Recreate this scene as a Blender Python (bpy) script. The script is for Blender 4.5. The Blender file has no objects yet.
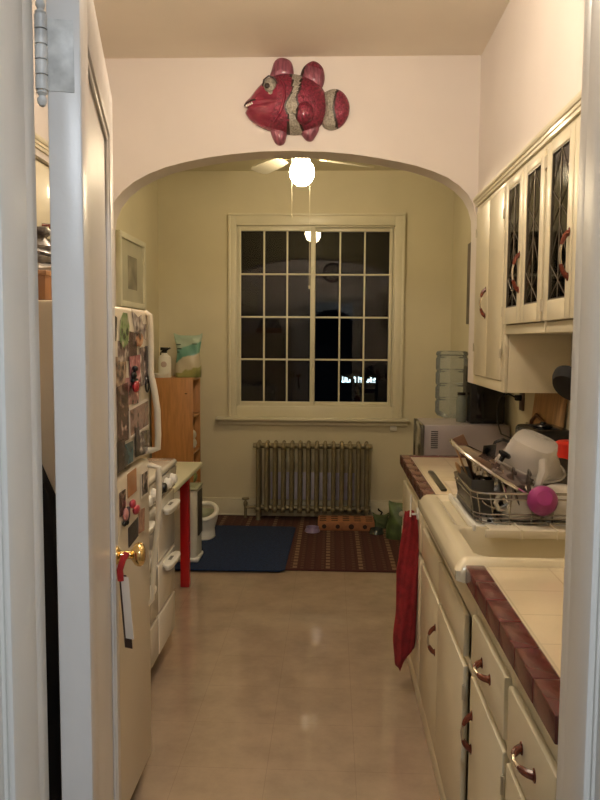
import bpy, bmesh, math, random
from mathutils import Matrix, Vector
random.seed(7)
SC = bpy.context.scene
COL = SC.collection
PI = math.pi

# ------------------------------------------------------------------ helpers
class MB:
    """collects primitives into one mesh; m = material slot"""
    def __init__(s): s.bm = bmesh.new()
    def _add(s, t, m=0, M=None):
        for f in t.faces: f.material_index = m
        if M is not None: bmesh.ops.transform(t, matrix=M, verts=t.verts)
        me = bpy.data.meshes.new('tmp'); t.to_mesh(me); t.free()
        s.bm.from_mesh(me); bpy.data.meshes.remove(me); return s
    def box(s, x0, x1, y0, y1, z0, z1, bev=0, m=0, M=None, seg=2):
        t = bmesh.new(); bmesh.ops.create_cube(t, size=1)
        for v in t.verts:
            v.co = Vector(((x0+x1)/2+v.co.x*(x1-x0), (y0+y1)/2+v.co.y*(y1-y0), (z0+z1)/2+v.co.z*(z1-z0)))
        if bev > 0:
            bev = min(bev, .49*min(abs(x1-x0), abs(y1-y0), abs(z1-z0)))
            bmesh.ops.bevel(t, geom=list(t.edges), offset=bev, segments=seg, affect='EDGES', profile=.5)
        return s._add(t, m, M)
    def cyl(s, p0, p1, r0, r1=None, n=20, m=0, M=None):
        p0 = Vector(p0); p1 = Vector(p1); r1 = r0 if r1 is None else r1
        t = bmesh.new(); d = p1-p0
        bmesh.ops.create_cone(t, cap_ends=True, segments=n, radius1=r0, radius2=r1, depth=d.length)
        R = d.to_track_quat('Z', 'Y').to_matrix().to_4x4()
        bmesh.ops.transform(t, matrix=Matrix.Translation((p0+p1)/2) @ R, verts=t.verts)
        return s._add(t, m, M)
    def lathe(s, prof, c=(0, 0, 0), n=32, m=0, M=None, axis=None):
        t = bmesh.new(); rings = []
        for r, z in prof:
            if r < 1e-5: rings.append([t.verts.new((0, 0, z))])
            else: rings.append([t.verts.new((r*math.cos(2*PI*i/n), r*math.sin(2*PI*i/n), z)) for i in range(n)])
        for a, b in zip(rings, rings[1:]):
            for i in range(n):
                j = (i+1) % n
                if len(a) == 1 and len(b) == 1: continue
                if len(a) == 1: t.faces.new((a[0], b[j], b[i]))
                elif len(b) == 1: t.faces.new((a[i], a[j], b[0]))
                else: t.faces.new((a[i], a[j], b[j], b[i]))
        bmesh.ops.recalc_face_normals(t, faces=t.faces)
        T = Matrix.Translation(c)
        if axis is not None: T = T @ Vector(axis).to_track_quat('Z', 'Y').to_matrix().to_4x4()
        bmesh.ops.transform(t, matrix=T, verts=t.verts)
        return s._add(t, m, M)
    def sphere(s, c, r, sc=(1, 1, 1), m=0, M=None, n=20):
        t = bmesh.new(); bmesh.ops.create_uvsphere(t, u_segments=n, v_segments=max(8, n//2), radius=r)
        for v in t.verts: v.co = Vector((v.co.x*sc[0]+c[0], v.co.y*sc[1]+c[1], v.co.z*sc[2]+c[2]))
        return s._add(t, m, M)
    def tube(s, pts, r, n=8, m=0, M=None, closed=False, flat=1.0):
        pts = [Vector(p) for p in pts]; t = bmesh.new(); rings = []; N = len(pts)
        rr = r if isinstance(r, (list, tuple)) else [r]*N
        up = None
        for i, p in enumerate(pts):
            a = pts[(i-1) % N] if (closed or i > 0) else p
            b = pts[(i+1) % N] if (closed or i < N-1) else p
            d = (b-a).normalized()
            if up is None:
                up = Vector((0, 0, 1)) if abs(d.z) < .9 else Vector((1, 0, 0))
            sx = d.cross(up).normalized(); up = sx.cross(d).normalized()
            rings.append([t.verts.new(p+sx*rr[i]*math.cos(2*PI*k/n)*flat+up*rr[i]*math.sin(2*PI*k/n)) for k in range(n)])
        rg = list(zip(rings, rings[1:]))
        if closed: rg.append((rings[-1], rings[0]))
        for a, b in rg:
            for k in range(n):
                j = (k+1) % n; t.faces.new((a[k], a[j], b[j], b[k]))
        if not closed:
            t.faces.new(rings[0][::-1]); t.faces.new(rings[-1])
        bmesh.ops.recalc_face_normals(t, faces=t.faces)
        return s._add(t, m, M)
    def prism(s, poly, a0, a1, plane='xy', m=0, M=None, bev=0):
        t = bmesh.new()
        def mk(p, a):
            return {'xy': (p[0], p[1], a), 'xz': (p[0], a, p[1]), 'yz': (a, p[0], p[1])}[plane]
        A = [t.verts.new(mk(p, a0)) for p in poly]; B = [t.verts.new(mk(p, a1)) for p in poly]
        t.faces.new(A); t.faces.new(B[::-1])
        for i in range(len(poly)):
            j = (i+1) % len(poly); t.faces.new((A[j], A[i], B[i], B[j]))
        bmesh.ops.recalc_face_normals(t, faces=t.faces)
        if bev: bmesh.ops.bevel(t, geom=list(t.edges), offset=bev, segments=2, affect='EDGES', profile=.5)
        return s._add(t, m, M)
    def grid(s, fn, nu, nv, m=0, closed_u=False, M=None):
        t = bmesh.new()
        V = [[t.verts.new(fn(i/(nu-(0 if closed_u else 1)), j/(nv-1))) for j in range(nv)] for i in range(nu)]
        for i in range(nu if closed_u else nu-1):
            for j in range(nv-1):
                k = (i+1) % nu
                t.faces.new((V[i][j], V[k][j], V[k][j+1], V[i][j+1]))
        bmesh.ops.recalc_face_normals(t, faces=t.faces)
        return s._add(t, m, M)

WM = {}
def wm(o): return WM.get(o.name, Matrix.Identity(4))
def part(name, mb, mats, parent=None, local=False, ang=35, kind=None, label=None):
    me = bpy.data.meshes.new(name); bm = mb.bm
    if parent is not None and not local: bmesh.ops.transform(bm, matrix=wm(parent).inverted(), verts=bm.verts)
    lim = math.radians(ang)
    for f in bm.faces: f.smooth = True
    for e in bm.edges:
        if len(e.link_faces) == 2 and e.calc_face_angle(0) > lim: e.smooth = False
    bm.to_mesh(me); bm.free()
    for mt in (mats if isinstance(mats, (list, tuple)) else [mats]): me.materials.append(mt)
    o = bpy.data.objects.new(name, me); COL.objects.link(o)
    if parent is not None: o.parent = parent; WM[o.name] = wm(parent)
    if kind: o['kind'] = kind
    if label: o['label'] = label
    return o
def thing(name, label, cat, loc=(0, 0, 0), rz=0, group=None):
    o = bpy.data.objects.new(name, None); COL.objects.link(o); o.empty_display_size = .05
    o.location = loc; o.rotation_euler = (0, 0, rz)
    WM[o.name] = Matrix.Translation(loc) @ Matrix.Rotation(rz, 4, 'Z')
    return tag(o, label, cat, group)
def tag(o, label, cat, group=None):
    o['label'] = label; o['category'] = cat
    if group: o['group'] = group
    return o
def struct(name, mb, mats, parent=None, ang=35):
    o = part(name, mb, mats, parent, ang=ang)
    if parent is None: o['kind'] = 'structure'
    return o
def dup(root, loc, rz, label, group=None):
    r = root.copy(); COL.objects.link(r); r.location = loc; r.rotation_euler = (0, 0, rz)
    r['label'] = label
    if group: r['group'] = group
    for ch in list(root.children):
        c = ch.copy(); COL.objects.link(c); c.parent = r
        for g in list(ch.children):
            d = g.copy(); COL.objects.link(d); d.parent = c
    return r

# ------------------------------------------------------------------ materials
def newmat(name):
    m = bpy.data.materials.new(name); m.use_nodes = True
    nt = m.node_tree; return m, nt, nt.nodes['Principled BSDF']
def N(nt, t, **k):
    n = nt.nodes.new(t)
    for a, b in k.items(): setattr(n, a, b)
    return n
def C(c): return (c[0], c[1], c[2], 1)
def sr(r, g, b):
    f = lambda v: ((v/255)/12.92 if v/255 <= .04045 else ((v/255+.055)/1.055)**2.4)
    return (f(r), f(g), f(b))
def mat(name, col, rough=.5, metal=0, var=.06, vs=6, bump=0, bs=60, coat=0, stretch=(1, 1, 1), col2=None, detail=3, emit=None, trans=0, alpha=1, ior=None):
    m, nt, b = newmat(name); L = nt.links
    tc = N(nt, 'ShaderNodeTexCoord'); mp = N(nt, 'ShaderNodeMapping'); mp.inputs['Scale'].default_value = stretch
    L.new(tc.outputs['Object'], mp.inputs[0])
    nz = N(nt, 'ShaderNodeTexNoise'); nz.inputs['Scale'].default_value = vs; nz.inputs['Detail'].default_value = detail
    L.new(mp.outputs[0], nz.inputs['Vector'])
    r = N(nt, 'ShaderNodeValToRGB'); L.new(nz.outputs['Fac'], r.inputs[0])
    c2 = col2 if col2 else tuple(max(0, v*(1-var*2)) for v in col)
    r.color_ramp.elements[0].position = .35; r.color_ramp.elements[0].color = C(c2)
    r.color_ramp.elements[1].position = .65; r.color_ramp.elements[1].color = C(col)
    L.new(r.outputs[0], b.inputs['Base Color'])
    b.inputs['Roughness'].default_value = rough; b.inputs['Metallic'].default_value = metal
    b.inputs['Coat Weight'].default_value = coat; b.inputs['Coat Roughness'].default_value = .08
    if trans: b.inputs['Transmission Weight'].default_value = trans
    if alpha < 1: b.inputs['Alpha'].default_value = alpha
    if ior: b.inputs['IOR'].default_value = ior
    if bump:
        n2 = N(nt, 'ShaderNodeTexNoise'); n2.inputs['Scale'].default_value = bs; n2.inputs['Detail'].default_value = 4
        L.new(mp.outputs[0], n2.inputs['Vector'])
        bp = N(nt, 'ShaderNodeBump'); bp.inputs['Strength'].default_value = bump; bp.inputs['Distance'].default_value = .01
        L.new(n2.outputs['Fac'], bp.inputs['Height']); L.new(bp.outputs[0], b.inputs['Normal'])
    if emit:
        b.inputs['Emission Color'].default_value = C(emit[0]); b.inputs['Emission Strength'].default_value = emit[1]
    return m
def mathn(nt, op, a, b=None):
    n = N(nt, 'ShaderNodeMath', operation=op)
    for i, v in enumerate((a, b)):
        if v is None: continue
        if isinstance(v, (int, float)): n.inputs[i].default_value = v
        else: nt.links.new(v, n.inputs[i])
    return n.outputs[0]
def mixc(nt, fac, a, b):
    n = N(nt, 'ShaderNodeMix', data_type='RGBA')
    if isinstance(fac, (int, float)): n.inputs[0].default_value = fac
    else: nt.links.new(fac, n.inputs[0])
    for i, v in ((6, a), (7, b)):
        if isinstance(v, tuple): n.inputs[i].default_value = C(v)
        else: nt.links.new(v, n.inputs[i])
    return n.outputs[2]
def tiles(name, col, grout, size, off, groutw=.002, rough=.2, coat=.3, mott=.12, gf=1.0, bump=.15, ms=5):
    m, nt, b = newmat(name); L = nt.links
    tc = N(nt, 'ShaderNodeTexCoord'); sx = N(nt, 'ShaderNodeSeparateXYZ'); L.new(tc.outputs['Object'], sx.inputs[0])
    def line(o, of):
        f = mathn(nt, 'FRACT', mathn(nt, 'DIVIDE', mathn(nt, 'ADD', o, of), size))
        d = mathn(nt, 'ABSOLUTE', mathn(nt, 'SUBTRACT', f, .5))
        return mathn(nt, 'GREATER_THAN', d, .5-groutw/size/2)
    g = mathn(nt, 'MAXIMUM', line(sx.outputs[0], off[0]), line(sx.outputs[1], off[1]))
    n1 = N(nt, 'ShaderNodeTexNoise'); n1.inputs['Scale'].default_value = ms; n1.inputs['Detail'].default_value = 8; n1.inputs['Roughness'].default_value = .65
    L.new(tc.outputs['Object'], n1.inputs['Vector'])
    r = N(nt, 'ShaderNodeValToRGB'); L.new(n1.outputs['Fac'], r.inputs[0])
    r.color_ramp.elements[0].position = .32; r.color_ramp.elements[0].color = C(tuple(v*(1-2*mott) for v in col))
    r.color_ramp.elements[1].position = .68; r.color_ramp.elements[1].color = C(col)
    L.new(mixc(nt, mathn(nt, 'MULTIPLY', g, gf), r.outputs[0], grout), b.inputs['Base Color'])
    b.inputs['Roughness'].default_value = rough; b.inputs['Coat Weight'].default_value = coat; b.inputs['Coat Roughness'].default_value = .035
    n2 = N(nt, 'ShaderNodeTexNoise'); n2.inputs['Scale'].default_value = 9; n2.inputs['Detail'].default_value = 3
    L.new(tc.outputs['Object'], n2.inputs['Vector'])
    bp = N(nt, 'ShaderNodeBump'); bp.inputs['Strength'].default_value = bump; bp.inputs['Distance'].default_value = .01
    L.new(mathn(nt, 'SUBTRACT', n2.outputs['Fac'], mathn(nt, 'MULTIPLY', g, .2)), bp.inputs['Height']); L.new(bp.outputs[0], b.inputs['Normal'])
    return m
def glassmat(name, tint=(1, 1, 1), rough=0.0, ior=1.5):
    m, nt, b = newmat(name); L = nt.links; nt.nodes.remove(b)
    out = nt.nodes['Material Output']
    tr = N(nt, 'ShaderNodeBsdfTransparent'); tr.inputs[0].default_value = C(tint)
    gl = N(nt, 'ShaderNodeBsdfGlossy'); gl.inputs['Roughness'].default_value = rough
    fr = N(nt, 'ShaderNodeFresnel'); fr.inputs[0].default_value = ior
    mx = N(nt, 'ShaderNodeMixShader'); L.new(fr.outputs[0], mx.inputs[0]); L.new(tr.outputs[0], mx.inputs[1]); L.new(gl.outputs[0], mx.inputs[2])
    L.new(mx.outputs[0], out.inputs[0]); return m
def emat(name, col, s):
    m, nt, b = newmat(name)
    b.inputs['Base Color'].default_value = C(col); b.inputs['Emission Color'].default_value = C(col); b.inputs['Emission Strength'].default_value = s
    return m
def photomat(name, c1, c2, c3, sc=22):
    m, nt, b = newmat(name); L = nt.links
    tc = N(nt, 'ShaderNodeTexCoord'); v = N(nt, 'ShaderNodeTexVoronoi'); v.inputs['Scale'].default_value = sc
    L.new(tc.outputs['Object'], v.inputs['Vector'])
    n = N(nt, 'ShaderNodeTexNoise'); n.inputs['Scale'].default_value = sc*.8; n.inputs['Detail'].default_value = 3; L.new(tc.outputs['Object'], n.inputs['Vector'])
    r = N(nt, 'ShaderNodeValToRGB'); r.color_ramp.interpolation = 'LINEAR'
    r.color_ramp.elements[0].position = .42; r.color_ramp.elements[0].color = C(c1)
    r.color_ramp.elements[1].position = .74; r.color_ramp.elements[1].color = C(c3)
    e = r.color_ramp.elements.new(.58); e.color = C(c2)
    L.new(mathn(nt, 'ADD', mathn(nt, 'MULTIPLY', n.outputs['Fac'], .75), mathn(nt, 'MULTIPLY', v.outputs['Distance'], .35)), r.inputs[0])
    L.new(r.outputs[0], b.inputs['Base Color']); b.inputs['Roughness'].default_value = .25
    return m

W_KIT = mat('kitchen_wall_paint', (.80, .735, .68), .55, var=.02, vs=3, bump=.12, bs=14)
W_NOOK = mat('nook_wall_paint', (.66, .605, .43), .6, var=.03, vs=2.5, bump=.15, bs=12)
CEILM = mat('ceiling_paint', (.90, .82, .70), .7, var=.03, vs=2, bump=.08, bs=12)
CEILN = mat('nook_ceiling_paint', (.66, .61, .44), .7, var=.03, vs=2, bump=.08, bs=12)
W_HALL = mat('hall_wall_paint', (.45, .44, .42), .7, var=.03)
TRIM = mat('cream_trim_enamel', (.70, .66, .50), .35, var=.03, vs=4, bump=.08, bs=30)
CAB = mat('cream_cabinet_enamel', (.78, .71, .515), .36, var=.03, vs=4, bump=.08, bs=18, coat=.15)
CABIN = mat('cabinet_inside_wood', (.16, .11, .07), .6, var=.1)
JAMB = mat('white_jamb_enamel', (.80, .79, .75), .38, var=.03, vs=5, bump=.12, bs=24, stretch=(1, 1, .15))
DOORM = mat('white_door_enamel', (.72, .69, .66), .33, var=.03, vs=4, bump=.12, bs=20)
CHIPM = mat('chipped_wood', (.12, .06, .04), .7)
FLOORM = tiles('vinyl_floor_tiles', (.44, .325, .225), (.20, .14, .09), .305, (.515+.305, .6), .0020, .22, .72, .13, .34, .03, 5)
HALLFL = mat('hall_wood_floor', (.16, .09, .05), .35, var=.2, vs=3, stretch=(8, 1, 1))
COUNT = tiles('cream_counter_tiles', (.78, .66, .45), (.60, .50, .34), .152, (.108, .1), .004, .22, .25, .05, .9, .03)
BURG = mat('burgundy_glazed_tile', (.11, .018, .019), .25, var=.02, vs=3, coat=.25)
GROUT = mat('grey_grout', (.30, .24, .2), .8)
SINKM = mat('ivory_sink_enamel', (.76, .68, .48), .15, var=.03, vs=3, coat=.5)
APPL = mat('cream_fridge_enamel', (.70, .61, .46), .3, var=.03, vs=3, bump=.06, bs=90, coat=.2)
APPLH = mat('cream_plastic', (.66, .58, .43), .35, var=.04)
STOVE = mat('white_stove_enamel', (.84, .79, .68), .12, var=.02, vs=3, coat=.5)
WHITE = mat('white_plastic', (.82, .80, .72), .3, var=.02)
BLACK = mat('black_plastic', (.008, .008, .009), .25, var=.2)
DARKR = mat('dark_rubber', (.02, .018, .016), .7)
CHROME = mat('chrome', (.72, .70, .66), .15, 1, var=.03)
WIRE = mat('dark_steel_wire', (.42, .39, .35), .25, 1, var=.15)
STEEL = mat('brushed_steel', (.55, .52, .48), .25, 1, var=.08)
BRASS = mat('polished_brass', (.80, .58, .25), .18, 1, var=.05)
HREDB = mat('red_brown_handle_plastic', (.17, .035, .016), .25, var=.15, vs=30)
RADM = mat('bronze_radiator_paint', (.26, .22, .13), .45, .4, var=.1, vs=20)
REDW = mat('red_painted_wood', (.48, .008, .010), .35, var=.08)
TABLE = mat('pale_green_laminate', (.70, .68, .48), .3, var=.03)
OAK = mat('orange_oak_veneer', (.52, .24, .075), .42, var=.12, vs=5, stretch=(12, 12, 1.2), detail=6)
OAKIN = mat('oak_veneer_interior', (.42, .19, .07), .5, var=.12, vs=5, stretch=(2, 2, 12), detail=6)
BLUE = mat('blue_mat_pile', (.008, .028, .095), .95, var=.25, vs=60, bump=.6, bs=300)
TOWEL = mat('red_terry_cloth', (.33, .018, .022), .95, var=.18, vs=30, bump=.7, bs=260)
TERRA = mat('terracotta_clay', (.36, .15, .06), .8, var=.15, vs=20, bump=.2, bs=60)
HOLE = mat('dark_hole_lining', (.03, .015, .01), .9)
SILVERM = mat('silver_mw_case', (.38, .34, .34), .4, .35, var=.04)
FROST = mat('translucent_plastic', (.93, .90, .86), .25, var=.02, trans=.55, ior=1.2)
FROST.node_tree.nodes['Principled BSDF'].inputs['Alpha'].default_value = .72
CERAM = mat('white_ceramic', (.80, .76, .68), .15, var=.03, coat=.4)
MAGEN = mat('magenta_plastic', (.33, .03, .19), .3, var=.08, vs=20)
BURGP = mat('burgundy_pot_enamel', (.20, .02, .02), .2, var=.1, coat=.4)
JUGW = glassmat('clear_blue_jug', (.93, .96, .97), .15, 1.35)
_nt = JUGW.node_tree; _o = _nt.nodes['Material Output']; _src = _o.inputs[0].links[0].from_socket
_d = N(_nt, 'ShaderNodeBsdfDiffuse'); _d.inputs[0].default_value = (.50, .56, .58, 1)
_m = N(_nt, 'ShaderNodeMixShader'); _m.inputs[0].default_value = .22
_nt.links.new(_src, _m.inputs[1]); _nt.links.new(_d.outputs[0], _m.inputs[2]); _nt.links.new(_m.outputs[0], _o.inputs[0])
CLEARG = glassmat('window_glass', (.98, .99, .98), 0, 1.42)
CABGL = glassmat('leaded_cabinet_glass', (.55, .5, .42), .06, 1.6)
LEAD = mat('lead_came', (.20, .17, .13), .35, .8)
WOODB = mat('light_wood_board', (.48, .28, .12), .5, var=.15, vs=6, stretch=(1, 10, 1))
WOODD = mat('dark_wood_trim', (.14, .06, .02), .5)
REDP = mat('bright_red_plastic', (.65, .03, .015), .35)
GREENB = mat('green_bag_print', (.10, .16, .045), .4, col2=(.05, .08, .03), vs=14, bump=.5, bs=18)
LAV = mat('pale_lavender_board', (.72, .68, .78), .45, var=.1)
FISHR = mat('crimson_glitter_glaze', (.34, .030, .075), .3, .35, var=.3, vs=90, bump=.5, bs=170, coat=.4)
FISHH = mat('crimson_smooth_glaze', (.37, .032, .080), .2, .3, var=.22, vs=12, bump=.25, bs=24, coat=.6)
FISHP = mat('rose_fin_glaze', (.36, .10, .15), .3, .25, var=.25, vs=25, stretch=(3, 1, .6), bump=.5, bs=60, coat=.3)
FISHG = mat('silver_glitter_band', (.52, .48, .40), .35, .3, var=.25, vs=120, bump=.5, bs=200)
FISHK = mat('dark_outline_paint', (.03, .015, .012), .4)
BLADE = mat('white_fan_blade', (.74, .70, .56), .4, var=.02)
GLOBE = emat('lit_glass_globe', (1, .80, .52), 82)
KGLOBE = emat('lit_kitchen_globe', (1, .85, .68), 98)
HGLOBE = emat('cool_hall_light', (.86, .93, 1.0), 125)

# ------------------------------------------------------------------ room shell
XL, XR, YA, YB, ZC = -1.44, .975, 3.72, 6.15, 2.85
SX, SL = .704, -1.13      # soffit faces = arch jambs
struct('floor', MB().box(XL-.1, XR+.1, .96, YB+.15, -.05, 0), FLOORM)
struct('floor_hall', MB().box(-1.3, 1.3, -2.6, .96, -.05, 0), HALLFL)
struct('ceiling', MB().box(XL-.1, XR+.1, 1.02, YA+.08, ZC, ZC+.05), CEILM)
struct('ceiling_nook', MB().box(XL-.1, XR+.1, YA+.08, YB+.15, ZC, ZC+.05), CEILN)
struct('ceiling_hall', MB().box(-1.3, 1.3, -2.6, .90, 2.6, 2.65), W_HALL)
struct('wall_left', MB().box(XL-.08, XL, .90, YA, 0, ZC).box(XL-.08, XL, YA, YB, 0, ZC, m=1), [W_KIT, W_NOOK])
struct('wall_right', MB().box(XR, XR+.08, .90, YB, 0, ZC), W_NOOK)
hx0, hx1, hz0, hz1 = -.79, .505, .93, 2.41
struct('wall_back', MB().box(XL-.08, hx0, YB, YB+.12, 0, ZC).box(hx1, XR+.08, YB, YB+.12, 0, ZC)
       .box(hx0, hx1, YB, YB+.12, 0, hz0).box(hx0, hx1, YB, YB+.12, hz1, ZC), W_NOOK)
# arch wall: flattened arch between the soffits
arch = [(.704, 0), (.704, 2.03), (.700, 2.09), (.684, 2.145), (.655, 2.195), (.615, 2.235), (.555, 2.275), (.485, 2.305), (.40, 2.332), (.31, 2.352), (.2, 2.372), (.08, 2.389), (-.05, 2.40), (-.21, 2.405),
        (-.36, 2.402), (-.50, 2.39), (-.62, 2.374), (-.73, 2.353), (-.83, 2.328), (-.915, 2.296), (-.99, 2.257), (-1.05, 2.21), (-1.095, 2.155), (-1.12, 2.095), (-1.13, 2.03), (-1.13, 0)]
mb = MB(); t = mb.bm; y0, y1 = YA, YA+.15
low_ = [(XR, 1.27), (.704, 1.27)]+arch[1:]+[(XL, 0)]
for yy, mi in ((y0, 0), (y1, 1)):
    for (xa, za), (xb, zb) in zip(low_, low_[1:]):
        if abs(xa-xb) < 1e-6: continue
        f = t.faces.new([t.verts.new(p) for p in ((xa, yy, za), (xb, yy, zb), (xb, yy, ZC), (xa, yy, ZC))]); f.material_index = mi
for (xa, za), (xb, zb) in zip(low_, low_[1:]):
    t.faces.new([t.verts.new(p) for p in ((xa, y0, za), (xb, y0, zb), (xb, y1, zb), (xa, y1, za))])
bmesh.ops.remove_doubles(t, verts=t.verts, dist=1e-5)
struct('wall_arch', mb, [W_KIT, W_NOOK], ang=30)
struct('wall_soffit_right', MB().box(SX, XR, 1.02, YA, 2.133, ZC), W_KIT)
struct('wall_soffit_left', MB().box(XL, SL, 1.02, YA, 2.175, ZC), W_KIT)
# stepped crown on both soffits
def crown(side, x, z0):
    mb = MB(); s = -1 if side == 'right' else 1
    pr = [(0, 0), (.009, .001), (.011, .011), (.015, .0125), (.017, .022), (.021, .0235), (.024, .031), (.024, .041), (0, .041)]
    mb.prism([(x+s*a, z0+b) for a, b in pr], 1.04, YA-.002, 'xz')
    return mb
struct('trim_1', crown('right', SX, 2.132), CAB, ang=15)
struct('trim_2', crown('left', SL, 2.20), CAB, ang=15)
# wall with the doorway, kitchen and hall sides
dx0, dx1, dzt = -.418, .336, 2.08
mb = MB().box(XL-.08, dx0, .90, 1.02, 0, ZC).box(dx1, XR+.08, .90, 1.02, 0, ZC).box(dx0, dx1, .90, 1.02, dzt, ZC)
struct('wall_front', mb, W_KIT)
# jamb lining with stop and stepped casings
mb = MB()
for s, x in ((1, dx0), (-1, dx1)):
    def B(a, b, y0, y1, z0=0, z1=dzt, bev=.002):
        xa, xb = x+s*a, x+s*b
        mb.box(min(xa, xb), max(xa, xb), y0, y1, z0, z1, bev)
    B(0, .012, .885, 1.02)
    B(.012, .022, .885, .965, bev=.005)
    B(.012, .017, .968, 1.0, bev=.003)
    B(-.10, .008, .865, .888, bev=.004)
    B(-.10, -.01, 1.02, 1.038, bev=.004)
    B(-.085, -.07, .86, .87, bev=.004); B(-.02, -.005, .86, .87, bev=.004)
mb.box(dx0, dx1, .885, 1.02, dzt-.02, dzt, .002).box(dx0-.1, dx1+.1, .865, .888, dzt, dzt+.1, .004).box(dx0-.1, dx1+.1, 1.02, 1.038, dzt, dzt+.1, .004)
struct('trim_3', mb, JAMB)
# hall shell behind the camera
struct('wall_hall_left', MB().box(-1.38, -1.3, -2.6, .90, 0, 2.6), W_HALL)
struct('wall_hall_right', MB().box(1.3, 1.38, -2.6, .90, 0, 2.6), W_HALL)
mb = MB()
ap = [(.45, 0), (.45, 1.6)]+[(.45*math.cos(t*PI/12), 1.6+.45*math.sin(t*PI/12)) for t in range(1, 12)]+[(-.45, 1.6), (-.45, 0)]
for (xa, za), (xb, zb) in zip(ap, ap[1:]):
    if abs(xa-xb) > 1e-6: mb.prism([(xa, za), (xb, zb), (xb, 2.6), (xa, 2.6)], -1.5, -1.4, 'xz')
mb.box(.45, 1.3, -1.5, -1.4, 0, 2.6).box(-1.3, -.45, -1.5, -1.4, 0, 2.6)
struct('wall_hall_back', mb, W_HALL)
struct('wall_hall_end', MB().box(-1.3, 1.3, -2.68, -2.6, 0, 2.6), DARKR)
# baseboards
def bboard(name, x0, x1, y0, y1, axis):
    mb = MB().box(x0, x1, y0, y1, 0, .135, .003)
    if axis == 'back': mb.box(x0, x1, y0-.006, y1, 0, .02, .003).box(x0, x1, y0+.004, y1, .135, .15, .004)
    struct(name, mb, TRIM)
bboard('baseboard_back', XL, XR, YB-.018, YB, 'back')
bboard('baseboard_left', XL, XL+.018, YA+.15, YB-.02, 'l')
bboard('baseboard_right', XR-.018, XR, YA+.15, YB-.02, 'r')

# ------------------------------------------------------------------ window
mb = MB()
cx0, cx1, cz1 = -.852, .583, 2.505
mb.box(cx0, hx0, YB-.028, YB, .84, cz1, .004).box(hx1, cx1, YB-.028, YB, .84, cz1, .004).box(hx0, hx1, YB-.028, YB, hz1, cz1, .004)
mb.box(cx0-.002, cx0+.018, YB-.037, YB-.003, .84, cz1-.016, .004).box(cx1-.018, cx1+.002, YB-.037, YB-.003, .84, cz1-.016, .004).box(cx0-.003, cx1+.003, YB-.038, YB-.002, cz1-.018, cz1+.002, .004)
mb.box(hx0, hx1, YB-.020, YB, .84, hz0, .003)
mb.box(hx0, hx0+.01, YB, YB+.10, hz0, hz1).box(hx1-.01, hx1, YB, YB+.10, hz0, hz1).box(hx0, hx1, YB, YB+.10, hz1-.01, hz1).box(hx0, hx1, YB, YB+.10, hz0, hz0+.01)
win = struct('window_1', mb, TRIM)
def sash(x0, x1, gx0, gx1, y):
    mb = MB(); z0, z1, g0, g1 = .94, 2.40, .968, 2.37
    mb.box(x0, gx0, y, y+.03, z0, z1, .003).box(gx1, x1, y, y+.03, z0, z1, .003).box(gx0, gx1, y, y+.03, z0, g0, .003).box(gx0, gx1, y, y+.03, g1, z1, .003)
    for i in (1, 2):
        x = gx0+(gx1-gx0)*i/3; mb.box(x-.007, x+.007, y+.004, y+.022, g0, g1, .002)
    for i in (1, 2, 3):
        z = g0+(g1-g0)*i/4; mb.box(gx0, gx1, y+.005, y+.021, z-.007, z+.007, .002)
    s = part('sash', mb, TRIM, win)
    part('pane', MB().box(gx0-.003, gx1+.003, y+.012, y+.016, g0-.003, g1+.003), CLEARG, s)
    return s
s1 = sash(hx0+.012, -.142, -.754, -.181, YB+.005)
part('latch', MB().box(-.166, -.154, YB-.006, YB+.006, 1.28, 1.31, .002).tube([(-.16, YB-.006, 1.30), (-.166, YB-.02, 1.26), (-.172, YB-.02, 1.235)], .005)
     .box(-.166, -.154, YB-.006, YB+.006, 2.05, 2.08, .002).tube([(-.16, YB-.006, 2.07), (-.166, YB-.02, 2.04), (-.17, YB-.02, 2.02)], .005), TRIM, s1)
sash(-.180, hx1-.012, -.140, .466, YB+.04)
part('window_sill', MB().box(-.955, .645, YB-.075, YB-.001, .815, .84, .006).box(-.94, .63, YB-.03, YB-.001, .775, .815, .004), TRIM, win)

# lit sign far outside in the dark
SIGN = emat('sign_tube_light', (.75, .95, 1.0), 1.6)
sg = thing('street_sign', 'small cool-white lit sign seen through the lower right panes of the window', 'sign', (.45, 14.1, 0))
part('panel', MB().box(.16, .84, 14.02, 14.06, .62, .86, .005), BLACK, sg)
part('post', MB().box(.47, .53, 14.06, 14.12, -.4, .9, .005), BLACK, sg)
def st(x, z, w, h): mb.box(.2+x, .2+x+w, 14.005, 14.02, .69+z, .69+z+h)
for grp in ([(0, 0, .07, .03), (0, .0, .025, .11), (.045, .03, .03, .07), (.08, .0, .025, .09), (.1, 0, .06, .03), (.13, .03, .03, .03)],
          [(.22, .07, .03, .04), (.24, .0, .022, .10), (.30, 0, .025, .11), (.33, .06, .04, .03), (.35, 0, .02, .09)],
          [(.46, 0, .05, .03), (.48, .02, .06, .05), (.53, 0, .03, .10), (.57, .04, .05, .03), (.57, 0, .06, .02), (.60, .05, .03, .04)]):
    mb = MB()
    for a in grp: st(*a)
    part('lettering', mb, SIGN, sg)


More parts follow.
